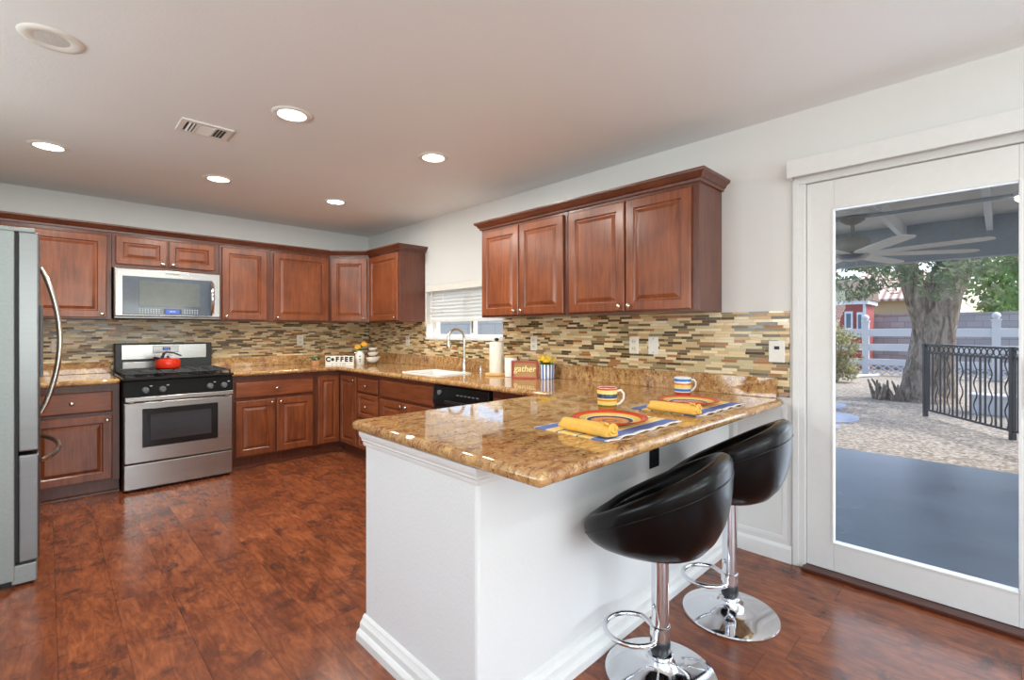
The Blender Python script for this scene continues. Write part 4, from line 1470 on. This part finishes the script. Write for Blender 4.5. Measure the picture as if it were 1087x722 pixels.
cn = thing('canister', 'white canister with wooden lid behind the red framed sign', 'canister', (jx, jy, ZC))
MB().lathe([(.048, 0), (.052, .003), (.053, .15), (.050, .155), (.002, .155)], (jx, jy, ZC), 32).build('jar', M['ceramic'], cn, smooth=40)
MB().lathe([(.051, .1555), (.053, .159), (.053, .169), (.049, .173), (.002, .173)], (jx, jy, ZC), 32).build('lid', M['pale_wood'], cn, smooth=40)
MB().tube([(jx + .02, jy - .050, ZC + .148), (jx + .022, jy - .060, ZC + .155), (jx + .02, jy - .052, ZC + .165)], .005, 8).build('clasp', M['black_plastic'], cn, smooth=50)
# framed sign "gather"
sa, sb = Vector((2.605, 2.672)), Vector((2.705, 2.485))
su = (sb - sa).normalized()
sn = Vector((-su.y, su.x))       # away from the viewer
if sn.x < 0:
    sn = -sn
sl = (sb - sa).length
TS = lambda u, d, z: (sa.x + su.x * u + sn.x * d, sa.y + su.y * u + sn.y * d, ZC + z)
sg = thing('framed_sign', 'red framed wooden sign reading gather beside the striped pot', 'sign', TS(sl / 2, 0, 0))
MB(TS).box(0, sl, -.012, .014, 0, .013).box(0, sl, -.012, .014, .127, .140).box(0, .013, -.012, .014, .0132, .1268).box(sl - .013, sl, -.012, .014, .0132, .1268).build('frame', M['red_wood'], sg, bevel=.002)
MB(TS).box(.012, sl - .012, .002, .008, .012, .128).build('board', M['tan_board'], sg)
text_obj('lettering', 'gather', .069, M['gold'], sg, TS(sl / 2, -.001, .076), facing((-sn.x, -sn.y)), .001, .2, weight=.0009)
# striped flower pot
fx2, fy2 = 2.775, 2.452
fp = thing('flower_pot', 'blue and white striped pot of yellow flowers by the sign', 'flower pot', (fx2, fy2, ZC))
MB().lathe([(.053, 0), (.056, .003), (.059, .108), (.057, .112), (.052, .11), (.052, .096), (.002, .094)], (fx2, fy2, ZC), 40).build('pot', M['pot_stripe'], fp, smooth=40)


def blossoms(mb, c, n, spread, size, zr, rng):
    for _ in range(n):
        a_, q_ = rng.uniform(0, 2 * PI), spread * math.sqrt(rng.random())
        p = Vector((c[0] + q_ * math.cos(a_), c[1] + q_ * math.sin(a_), c[2] + rng.uniform(0, zr)))
        nrm = Vector((math.cos(a_) * .7 - .3, math.sin(a_) * .7 - .3, .8)).normalized()
        e1 = nrm.orthogonal().normalized()
        e2 = nrm.cross(e1)
        ctr = mb.v(*(p + nrm * .002))
        pet = 6
        for k in range(pet):
            a0 = 2 * PI * k / pet
            def pt(a, r, h):
                return tuple(p + (e1 * math.cos(a) + e2 * math.sin(a)) * r + nrm * h)
            i1 = mb.v(*pt(a0 - .42, size * .6, .004))
            i2 = mb.v(*pt(a0, size, .007))
            i3 = mb.v(*pt(a0 + .42, size * .6, .004))
            mb.f(ctr, i1, i2, i3)


def leafball(mb, c, n, r, zr, size, rng):
    for _ in range(n):
        d = Vector((rng.gauss(0, 1), rng.gauss(0, 1), rng.gauss(0, 1))).normalized() * rng.random() ** .4
        p = Vector((c[0] + d.x * r, c[1] + d.y * r, c[2] + d.z * zr))
        a = Vector((rng.gauss(0, 1), rng.gauss(0, 1), rng.gauss(0, 1))).normalized()
        b = a.orthogonal().normalized()
        s_ = size * rng.uniform(.6, 1.3)
        i = [mb.v(*(p - a * s_)), mb.v(*(p + b * s_ * .45)), mb.v(*(p + a * s_)), mb.v(*(p - b * s_ * .45))]
        mb.f(*i)


rng = random.Random(5)
m = MB(); leafball(m, (fx2, fy2, ZC + .122), 110, .052, .024, .014, rng); m.build('foliage', M['leaf_small'], fp, fix=False)
m = MB(); blossoms(m, (fx2, fy2, ZC + .130), 60, .062, .016, .04, rng); m.build('blossoms', M['petal'], fp, fix=False)

# ------------------------------------------------------------------ corner group
# small plant
gx, gy = 2.062, 5.13
gp = thing('potted_plant', 'pale green plant in a small clay pot by the coffee sign', 'plant', (gx, gy, ZC))
MB().lathe([(.042, 0), (.044, .003), (.050, .046), (.053, .048), (.053, .057), (.047, .057), (.045, .049), (.002, .048)], (gx, gy, ZC), 28).build('pot', M['terracotta'], gp, smooth=40)
m = MB()
rng = random.Random(9)
for k in range(110):
    a_ = rng.uniform(0, 2 * PI)
    q_ = rng.uniform(.03, .11)
    z_ = rng.uniform(.01, .062)
    b0 = Vector((gx, gy, ZC + .049))
    p1 = b0 + Vector((math.cos(a_) * q_ * .5, math.sin(a_) * q_ * .5, .022 + z_ * .6))
    p2 = b0 + Vector((math.cos(a_) * q_, math.sin(a_) * q_, z_))
    sd_ = Vector((-math.sin(a_), math.cos(a_), 0)) * .010
    i = [m.v(*(b0)), m.v(*(p1 + sd_)), m.v(*p2), m.v(*(p1 - sd_))]
    m.f(*i)
m.build('foliage', M['leaf_pale'], gp, fix=False)
# coffee sign
ca, cb = Vector((2.155, 5.095)), Vector((2.380, 4.890))
cu_ = (cb - ca).normalized()
cn_ = Vector((-cu_.y, cu_.x))
if cn_.y < 0:
    cn_ = -cn_
cl_ = (cb - ca).length
TC = lambda u, d, z: (ca.x + cu_.x * u + cn_.x * d, ca.y + cu_.y * u + cn_.y * d, ZC + z)
cs = thing('coffee_sign', 'white block sign with black letters spelling COFFEE', 'sign', TC(cl_ / 2, 0, 0))
MB(TC).box(0, cl_, 0, .03, 0, .024).build('lower_block', M['ceramic'], cs, bevel=.002)
MB(TC).box(0, cl_, .002, .028, .0245, .102).build('upper_block', M['ceramic'], cs, bevel=.002)
for k, chh in enumerate('COFFEE'):
    uu = cl_ * (.10 + .16 * k)
    if k == 1:
        m = MB(TC)
        m.loops([[(uu + (.021 if j % 2 == 0 else .014) * math.cos(j * PI / 8), dd, .063 + (.021 if j % 2 == 0 else .014) * math.sin(j * PI / 8)) for j in range(16)] for dd in (.0022, -.001)])
        m.build('emblem', M['letter'], cs)
    else:
        text_obj('lettering', chh, .068, M['letter'], cs, TC(uu, .001, .063), facing((-cn_.x, -cn_.y)), .001, weight=.0038)
m = MB(TC)
for uu, ww in ((.25, .008), (.40, .008), (.53, .006), (.62, .012), (.69, .012)):
    m.box(cl_ * uu - ww / 2, cl_ * uu + ww / 2, -.001, .001, .009, .017)
m.build('small_print', M['letter'], cs)
# milk can with flowers
mx_, my_ = 2.475, 4.935
mc = thing('milk_can', 'white milk can vase with dark print and two orange flowers', 'vase', (mx_, my_, ZC))
MB().lathe([(.046, 0), (.049, .003), (.050, .10), (.047, .118), (.038, .132), (.037, .146), (.043, .155), (.040, .155), (.034, .146), (.034, .125), (.002, .12)], (mx_, my_, ZC), 32).build('can', M['ceramic'], mc, smooth=45)
vd = Vector((-mx_, -my_, 0)).normalized()          # towards the viewer
vs = Vector((-vd.y, vd.x, 0))
for s in (-1, 1):
    c0 = Vector((mx_, my_, ZC)) + vs * s * .046
    MB().tube([tuple(c0 + Vector((0, 0, .108))), tuple(c0 + vs * s * .018 + Vector((0, 0, .122))), tuple(c0 + vs * s * .014 + Vector((0, 0, .140))), tuple(c0 - vs * s * .006 + Vector((0, 0, .136)))], .003, 6).build('handle', M['steel'], mc, smooth=60)
m = MB()
for zz, wd, hg in ((.100, .012, .006), (.087, .016, .009), (.040, .012, .006), (.031, .008, .004)):
    for q0 in (-.75, -.2, .35):
        m.loops([[tuple(Vector((mx_, my_, ZC + zz)) + vd * dd + vs * (wd * q_) + Vector((0, 0, h_))) for q_, h_ in ((q0, 0), (q0 + .4, 0), (q0 + .4, hg), (q0, hg))] for dd in (.0475, .0512)])
m.build('print', M['letter'], mc)
m = MB()
for s, (a_, b_) in enumerate(((-.014, .062), (.014, .062))):
    m.loops([[tuple(Vector((mx_, my_, ZC + zz)) + vd * dd + vs * q_) for q_, zz in (((-.012, .054), (.012, .066), (.012, .070), (-.012, .058)) if s == 0 else ((-.012, .066), (.012, .054), (.012, .058), (-.012, .070)))] for dd in (.046, .051)])
m.build('emblem', M['letter'], mc)
m = MB()
m.tube([(mx_, my_, ZC + .12), (mx_ - .01, my_, ZC + .17), (mx_ - .022, my_ + .01, ZC + .195)], .0025, 6)
m.tube([(mx_, my_, ZC + .12), (mx_ + .015, my_, ZC + .18), (mx_ + .035, my_ - .02, ZC + .225)], .0025, 6)
m.build('stems', M['leaf_small'], mc)
m = MB(); leafball(m, (mx_, my_, ZC + .165), 30, .035, .018, .018, rng); m.build('leaves', M['leaf_small'], mc, fix=False)
for cx, cy, cz in ((mx_ - .022, my_ + .01, ZC + .198), (mx_ + .037, my_ - .022, ZC + .228)):
    m = MB()
    for ring, (np_, s_, hz) in enumerate(((14, .036, .002), (10, .024, .008))):
        nrm = (vd * .8 + Vector((0, 0, .6))).normalized()
        e1 = nrm.orthogonal().normalized()
        e2 = nrm.cross(e1)
        p = Vector((cx, cy, cz))
        ctr = m.v(*(p + nrm * (hz + .004)))
        for k in range(np_):
            a0 = 2 * PI * k / np_ + ring * .2
            g_ = lambda a, r, h: tuple(p + (e1 * math.cos(a) + e2 * math.sin(a)) * r + nrm * h)
            i1, i2, i3 = m.v(*g_(a0 - .22, s_ * .7, hz)), m.v(*g_(a0, s_, hz - .004)), m.v(*g_(a0 + .22, s_ * .7, hz))
            m.f(ctr, i1, i2, i3)
    m.lathe([(.010, 0), (.008, .005), (.001, .007)], (cx, cy, cz), 10)
    m.build('flower', M['petal_orange'], mc, fix=False)
# tiered scoop bowls
bx, by = 2.575, 4.845
bs = thing('tiered_rack', 'black wire rack holding three white scoop bowls in the corner', 'rack', (bx, by, ZC))
e1 = vs * -1 if vs.x < 0 else vs
m = MB()
for s in (-.045, .045):
    o_ = Vector((bx, by, ZC)) + vs * s - vd * .02
    m.tube([tuple(o_ + vd * .075 + Vector((0, 0, .004))), tuple(o_ + Vector((0, 0, .004))), tuple(o_ + Vector((0, 0, .185)))], .003, 6)
for zz in (.03, .095, .150):
    a_ = Vector((bx, by, ZC + zz)) - vd * .02
    m.tube([tuple(a_ - vs * .045), tuple(a_ - vs * .045 + vd * .06 + Vector((0, 0, -.012))), tuple(a_ + vs * .045 + vd * .06 + Vector((0, 0, -.012))), tuple(a_ + vs * .045)], .003, 6)
m.tube([tuple(Vector((bx, by, ZC + .185)) - vd * .02 - vs * .045), tuple(Vector((bx, by, ZC + .2)) - vd * .02), tuple(Vector((bx, by, ZC + .185)) - vd * .02 + vs * .045)], .003, 6)
m.build('wire_frame', M['black_matte'], bs, smooth=50)
sw = 1 if vs.dot(Vector((1, -1, 0))) > 0 else -1
for i, (zz, wid, hgt, lab) in enumerate(((.024, .066, .062, 'largest white scoop bowl, lowest on the wire rack'), (.098, .052, .042, 'middle white scoop bowl on the wire rack'), (.154, .042, .032, 'smallest white scoop bowl, topmost on the wire rack'))):
    m = MB()
    c0 = Vector((bx, by, ZC + zz)) + vd * .015
    L = []
    nn = 24
    for (q_, h_, inn) in ((.25, 0, 0), (.62, .12, 0), (.88, .5, 0), (1.0, 1.0, 0), (.95, 1.0, 1), (.82, .52, 1), (.55, .2, 1), (.1, .12, 1)):
        l = []
        for k in range(nn):
            a_ = 2 * PI * k / nn
            ux, uy = math.cos(a_), math.sin(a_)
            lip = max(0, ux) ** 3 * .35 * h_
            pz_ = c0 + vs * sw * (wid * (q_ * ux + lip)) + vd * (wid * .72 * q_ * uy) + Vector((0, 0, hgt * h_ * (1 + .08 * ux)))
            l.append(tuple(pz_))
        L.append(l)
    m.loops(L)
    tag(m.build('scoop_bowl', M['ceramic'], smooth=50), lab, 'bowl', 'scoop bowls on the corner rack')

# ------------------------------------------------------------------ outdoors
struct(MB().box(XW + .15, 6.72, -7, 2.5, G - .15, G), 'floor_patio', M['concrete'])
struct(MB().box(6.72, 60, -40, 60, G - .25, G - .015).box(XW + .15, 6.72, 2.5, 60, G - .25, G - .015), 'floor_ground', M['gravel'])
pc = thing('patio_cover', 'grey painted patio roof with pale rafters outside the glass door', 'patio cover', (4.8, -1.8, G))
DK, RB = 2.345, 2.205
MB().box(XW + .152, 7.55, -6.0, 2.4, DK, DK + .05).build('roof_deck', M['deck_paint'], pc)
MB().box(6.32, 6.46, -6.0, 2.4, 1.970, DK).build('beam', M['grey_paint'], pc, bevel=.004)
yy = 1.93
while yy > -5.9:
    MB().box(XW + .152, 6.32, yy - .022, yy + .022, RB, DK).build('rafter', M['rafter_paint'], pc, bevel=.003)
    yy -= .62
for yy in (2.25, -2.2, -5.8):
    MB().box(6.33, 6.45, yy - .06, yy + .06, G, 1.970).build('post', M['grey_paint'], pc, bevel=.004)
MB().tube([(4.72, 2.3, RB - .018), (4.72, -5.5, RB - .018)], .014, 8).build('conduit', M['grey_paint'], pc, smooth=50)
lm = thing('glass_glint', 'small glowing globe standing in for a ceiling light reflection at the right edge', 'lamp', (4.72, -.12, RB - .05))  # glowing globe added in place of a ceiling light's reflection in the door glass
MB().lathe([(.05, .05), (.06, .04), (.06, .02), (.05, .015)], (4.72, -.12, RB - .05), 20).build('holder', M['rafter_paint'], lm, smooth=40)
MB().lathe([(.05, .015), (.052, .0), (.03, -.02), (.002, -.026)], (4.72, -.12, RB - .05), 20).build('globe', M['lamp'], lm, smooth=60)
# patio ceiling fan
cx, cy = 4.75, .85
fn = thing('ceiling_fan', 'pale patio ceiling fan seen through the glass door', 'ceiling fan', (cx, cy, 1.86))
MB().box(cx - .09, cx + .09, cy - .2, cy + .13, RB - .002, RB + .038).build('mounting_board', M['rafter_paint'], fn)
MB().lathe([(.055, RB - .004), (.085, RB - .012), (.085, RB - .035), (.05, RB - .06), (.02, RB - .07)], (cx, cy, 0), 24).build('canopy', M['fan_motor'], fn, smooth=45)
MB().tube([(cx, cy, RB - .06), (cx, cy, 2.02)], .013, 10).build('downrod', M['fan_motor'], fn, smooth=60)
MB().lathe([(.03, 2.04), (.10, 2.025), (.125, 2.00), (.125, 1.93), (.105, 1.905), (.06, 1.895)], (cx, cy, 0), 32).build('motor', M['fan_motor'], fn, smooth=45)
MB().lathe([(.105, 1.904), (.115, 1.885), (.09, 1.855), (.04, 1.84), (.003, 1.838)], (cx, cy, 0), 28).build('hub', M['steel_dark'], fn, smooth=45)
MB().tube([(cx + .03, cy - .02, 1.85), (cx + .032, cy - .022, 1.80)], .002, 6).build('pull_chain', M['nickel'], fn)
for k in range(8):
    a_ = math.radians(31 + 45 * k)
    ca_, sa_ = math.cos(a_), math.sin(a_)
    def TF(u, d, z):
        return (cx + ca_ * u - sa_ * d, cy + sa_ * u + ca_ * d, z)
    m = MB(TF)
    L = []
    for u_, wd in ((.12, .04), (.2, .06), (.5, .068), (.78, .062), (.83, .045), (.85, .02)):
        tl = -.06
        L.append([(u_, -wd, 1.884 - wd * tl), (u_, wd, 1.884 + wd * tl), (u_, wd, 1.891 + wd * tl), (u_, -wd, 1.891 - wd * tl)])
    m.loops(L)
    m.build('blade', M['fan_blade'], fn, bevel=.002)
# block wall close outside the kitchen window
struct(MB().box(6.0, 6.2, 2.9, 14, G, 1.75), 'wall_block', M['block_pale'])
# boundary block wall
struct(MB().box(22.0, 22.25, -14, 16, G, 1.84).box(21.97, 22.28, -14, 16, 1.84, 1.90), 'wall_boundary', M['block'])
# white rail fence with lattice
rf = thing('rail_fence', 'white rail fence with lattice base in front of the block wall', 'fence', (19, 1, G))
for yy in (3.05, .08, -2.9, 6.0):
    m = MB().box(18.93, 19.07, yy - .09, yy + .09, G, 1.55)
    m.box(18.91, 19.09, yy - .11, yy + .11, 1.55, 1.60)
    p = m.build('post', M['rail_white'], rf, bevel=.01)
    MB().lathe([(.05, 0), (.09, .06), (.10, .11), (.07, .17), (.002, .2)], (19, yy, 1.60), 14).build('ball_cap', M['rail_white'], p, smooth=60)
for z0, z1 in ((1.10, 1.34), (.64, .86), (.18, .38)):
    MB().box(18.97, 19.03, -6, 8, z0, z1).build('rail', M['rail_white'], rf, bevel=.008)
m = MB()
yy = -6.0
while yy < 8:
    for s in (1, -1):
        y0, y1 = (yy, yy + .5) if s > 0 else (yy + .5, yy)
        xo = 18.985 if s > 0 else 19.0
        m.loops([[(xo, y0 - .03, G), (xo + .014, y0 - .03, G), (xo + .014, y0 + .03, G), (xo, y0 + .03, G)], [(xo, y1 - .03, .3), (xo + .014, y1 - .03, .3), (xo + .014, y1 + .03, .3), (xo, y1 + .03, .3)]])
    yy += .22
m.build('lattice', M['rail_white'], rf)
# tree
tr = thing('shade_tree', 'large shade tree with thick furrowed trunk in the gravel yard', 'tree', (12.7, 1.05, G))
m = MB()
rng = random.Random(2)


def limb(mb, pts, rad, n=18, wob=.08, seed=0):
    rg_ = random.Random(seed)
    P = [Vector(p) for p in pts]
    Q, R2 = [], []
    for i in range(len(P) - 1):
        for k in range(5):
            q_ = k / 5
            a, b = P[max(i - 1, 0)], P[min(i + 2, len(P) - 1)]
            p = P[i] * (1 - q_) + P[i + 1] * q_
            h = .5 * (-(q_ ** 3) + 2 * q_ ** 2 - q_) * (P[i + 1] - a) * 0
            Q.append(p + h)
            R2.append(rad[i] * (1 - q_) + rad[i + 1] * q_)
    Q.append(P[-1]); R2.append(rad[-1])
    L = []
    ph = [rg_.uniform(0, 6) for _ in range(4)]
    for i, p in enumerate(Q):
        l = []
        d = (Q[min(i + 1, len(Q) - 1)] - Q[max(i - 1, 0)]).normalized()
        e1 = d.cross(Vector((0.2, 1, 0))).normalized()
        e2 = d.cross(e1)
        for k in range(n):
            a_ = 2 * PI * k / n
            rr_ = R2[i] * (1 + wob * math.sin(3 * a_ + ph[0] + i * .25) + wob * .7 * math.sin(5 * a_ + ph[1] - i * .2) + wob * .5 * math.sin(2 * a_ + i * .6 + ph[2]) + rg_.uniform(-.03, .03))
            l.append(tuple(p + (e1 * math.cos(a_) + e2 * math.sin(a_)) * rr_))
        L.append(l)
    mb.loops(L)


limb(m, [(12.65, 1.06, G - .1), (12.65, 1.06, G + .12), (12.62, 1.0, .5), (12.6, .91, 1.25), (12.6, .80, 2.0), (12.65, .62, 2.5), (12.7, .42, 3.3), (12.8, .35, 4.4), (12.6, .2, 5.6)], [.58, .46, .37, .335, .325, .30, .27, .22, .13], 24, .07, 1)
m.build('trunk', M['bark'], tr, smooth=60)
m = MB()
limb(m, [(12.52, 1.0, 1.25), (12.42, 1.16, 1.9), (12.4, 1.34, 2.6), (12.3, 1.75, 3.4), (12.0, 2.4, 4.3), (11.6, 3.1, 5.0)], [.20, .20, .18, .16, .12, .06], 16, .07, 4)
m.build('branch', M['bark'], tr, smooth=60)
m = MB()
limb(m, [(12.8, .45, 3.0), (12.9, -.3, 3.6), (12.9, -1.3, 4.2), (12.8, -2.6, 4.7)], [.2, .17, .12, .05], 12, .07, 7)
m.build('branch', M['bark'], tr, smooth=60)
m = MB()
rng = random.Random(21)
cl = []
for k in range(70):
    a_ = rng.uniform(0, 2 * PI)
    q_ = 3.6 * math.sqrt(rng.random())
    cl.append((12.3 + q_ * math.cos(a_), 1.3 + q_ * 1.1 * math.sin(a_), rng.uniform(2.9, 5.6), rng.uniform(.4, .8)))
for k in range(26):       # low hanging sprays
    yy_ = rng.uniform(-.6, 4.2)
    cl.append((rng.uniform(10.6, 13.4), yy_, 2.25 + rng.uniform(-.25, .5), rng.uniform(.25, .45)))
for k in range(18):
    cl.append((rng.uniform(11.0, 13.0), rng.uniform(1.3, 3.4), rng.uniform(1.98, 2.5), rng.uniform(.2, .34)))
for c_ in cl:
    leafball(m, c_[:3], int(170 * (c_[3] / .5) ** 1.5), c_[3], c_[3] * .75, .06, rng)
o = m.build('foliage', M['leaf_tree'], tr, fix=False)
m = MB()
for k in range(16):
    a_ = rng.uniform(.6, 2.6)
    b0 = Vector((12.6 - .25 + rng.uniform(-.2, .1), 1.35 + rng.uniform(-.1, .55), G - .02))
    m.tube([tuple(b0), tuple(b0 + Vector((rng.uniform(-.2, .1), rng.uniform(-.1, .3), rng.uniform(.2, .42))))], [.05, .015], 6)
m.build('root_sprouts', M['bark'], tr, smooth=50)


def far_tree(label, x, y, rx, z0, z1, n, mat, seed, size=.14, name='leafy_tree'):
    t_ = thing(name, label, 'tree', (x, y, G), 'trees beyond the block wall')
    mb = MB(); limb(mb, [(x, y, G), (x + .1, y, 1.2), (x, y + .1, z1 * .7)], [.22, .18, .06], 10, .05, seed)
    mb.build('trunk', M['bark'], t_, smooth=60)
    mb = MB()
    rg_ = random.Random(seed)
    for k in range(n):
        a_ = rg_.uniform(0, 2 * PI)
        q_ = rx * math.sqrt(rg_.random())
        leafball(mb, (x + q_ * math.cos(a_) * .7, y + q_ * math.sin(a_), rg_.uniform(z0, z1)), 150, .75, .6, size, rg_)
    mb.build('foliage', M[mat], t_, fix=False)


far_tree('bright green tree beyond the wall at the right edge of the glass', 25.5, -1.9, 1.7, 1.6, 5.4, 34, 'leaf_bright', 31)
far_tree('bright green tree beyond the wall just right of the trunk', 31.0, -.1, 1.3, 1.6, 4.4, 22, 'leaf_bright', 32)
far_tree('grey green tree far beyond the wall left of the trunk', 42.0, 6.6, 2.6, 3.4, 8.5, 26, 'leaf_tree', 33, .2)
# shrub by the shed
sb = thing('shrub', 'loose leafy shrub at the left edge of the glass by the red shed', 'shrub', (15.5, 3.15, G))
m = MB()
rng = random.Random(41)
for k in range(12):
    a_ = rng.uniform(0, 2 * PI)
    m.tube([(15.5, 3.15, G - .02), (15.5 + .3 * math.cos(a_), 3.15 + .3 * math.sin(a_), .5), (15.5 + .6 * math.cos(a_), 3.15 + .55 * math.sin(a_), rng.uniform(.8, 1.3))], [.03, .02, .008], 6)
m.build('stems', M['bark'], sb, smooth=50)
m = MB()
for k in range(34):
    a_ = rng.uniform(0, 2 * PI)
    q_ = .62 * math.sqrt(rng.random())
    zz = rng.uniform(.1, 1.45)
    q_ *= 1 - abs(zz - .7) * .45
    leafball(m, (15.5 + q_ * math.cos(a_), 3.15 + q_ * math.sin(a_), zz), 60, .26, .24, .055, rng)
m.build('foliage', M['leaf_bush'], sb, fix=False)
# wrought iron fence
fe = thing('iron_fence', 'dark wrought iron fence with straight and wavy pickets beside the tree', 'fence', (9.2, -.2, G))
A, B_ = Vector((10.33, .86)), Vector((8.87, -.11))
fd = (B_ - A)
fl_ = fd.length
fd.normalize()
TFn = lambda u, d, z: (A.x + fd.x * u - fd.y * d, A.y + fd.y * u + fd.x * d, z)
FT = 1.04
for uu in (0, fl_, fl_ * 2):
    MB(TFn).box(uu - .028, uu + .028, -.028, .028, G - .02, FT + .02).build('post', M['iron'], fe, bevel=.004)
for z_ in (FT, FT - .13, G + .10):
    MB(TFn).box(0, fl_ * 2, -.014, .014, z_ - .014, z_ + .014).build('rail', M['iron'], fe)
m = MB(TFn)
k = 0
while k * .11 + .06 < fl_ * 2:
    uu = k * .11 + .06
    m.tube([(uu + .05 * math.cos(a_ * PI / 6), 0, FT - .065 + .05 * math.sin(a_ * PI / 6)) for a_ in range(12)], .008, 5, closed=True)
    k += 1
m.build('ring_scrollwork', M['iron'], fe, smooth=60)
npk = 18
for sct in (0, 1):
    for k in range(npk):
        uu = sct * fl_ + fl_ * (k + 1) / (npk + 1)
        m = MB(TFn)
        if k % 3 == 2:
            m.tube([(uu + (.03 * math.sin(q_ / 20 * PI * 6)), 0, G + .10 + (FT - .13 - G - .10) * q_ / 20) for q_ in range(21)], .009, 6)
        else:
            m.box(uu - .009, uu + .009, -.009, .009, G + .10, FT - .13)
        m.build('picket', M['iron'], fe)
tag(MB().box(11.2, 11.55, -.25, .35, G - .015, .16).box(11.17, 11.58, -.28, .38, .16, .20).build('storage_box', M['rail_white'], bevel=.01), 'low pale box on the ground behind the iron fence', 'box')
# stepping stones
for i, (px_, py_, r_, lab) in enumerate(((9.0, 2.02, .48, 'nearest blue grey flagstone on the gravel at the left of the glass'), (10.4, 2.45, .50, 'middle blue grey flagstone on the gravel'), (8.1, 1.75, .16, 'small blue grey flagstone wedge at the patio edge'))):
    rg_ = random.Random(50 + i)
    poly = [(px_ + r_ * (1 + rg_.uniform(-.12, .08)) * math.cos(k * PI / 6) * 1.3, py_ + r_ * (1 + rg_.uniform(-.12, .08)) * math.sin(k * PI / 6)) for k in range(12)]
    tag(MB().prism(poly, G - .03, G + .012).build('flagstone', M['paver'], bevel=.01), lab, 'paving stone', 'flagstones in the gravel')
tag(MB().tube([(17.0, 3.0, G + .02), (17.6, 3.0, G + .03), (18.0, 2.75, G + .03), (18.4, 2.65, G + .02)], .05, 8).build('garden_edging', M['rail_white'], smooth=60), 'white curved edging strip on the gravel by the shrub', 'edging')
# red shed
sh = thing('shed', 'red shed with white trim and two small windows at the left of the glass', 'shed', (21.0, 5.4, G))
SHX, SHY = 20.2, 3.26
MB().box(SHX, 21.9, SHY, 8.0, G, 2.20).build('wall', M['shed_red'], sh)
MB().box(SHX - .14, 21.95, SHY - .10, 8.1, 2.20, 2.34).build('eave', M['shed_white'], sh)
MB().loops([[(SHX - .2, y_, 2.341), (SHX + .95, y_, 3.15), (21.96, y_, 2.341)] for y_ in (SHY - .15, 8.2)]).build('roof', M['roof_brown'], sh)
MB().box(SHX - .03, SHX - .001, SHY - .02, SHY + .06, G, 2.199).build('corner_trim', M['shed_white'], sh)
for yy, hw_, z0_, z1_ in ((3.40, .085, 1.05, 1.92), (3.72, .12, 1.30, 1.96)):
    o = MB().box(SHX - .06, SHX - .001, yy - hw_, yy + hw_, z0_, z1_).build('window_frame', M['shed_white'], sh)
    MB().box(SHX - .07, SHX - .0605, yy - hw_ * .55, yy + hw_ * .55, z0_ + .08, z1_ - .08).build('pane', M['pane_dark'], o)
hs = thing('neighbor_house', 'tan house with clay tile roof beyond the block wall', 'house', (30, 4, G))
MB().box(29, 36, 2.2, 5.4, G, 2.75).build('wall', M['stucco_tan'], hs)
MB().loops([[(28.5, 1.9, 2.7), (28.5, 5.9, 2.7), (28.5, 5.9, 2.8), (28.5, 1.9, 2.8)], [(32.5, 2.6, 4.3), (32.5, 5.2, 4.3), (32.5, 5.2, 4.45), (32.5, 2.6, 4.45)], [(36.5, 1.9, 2.7), (36.5, 5.9, 2.7), (36.5, 5.9, 2.8), (36.5, 1.9, 2.8)]]).build('roof', M['roof_tile'], hs)
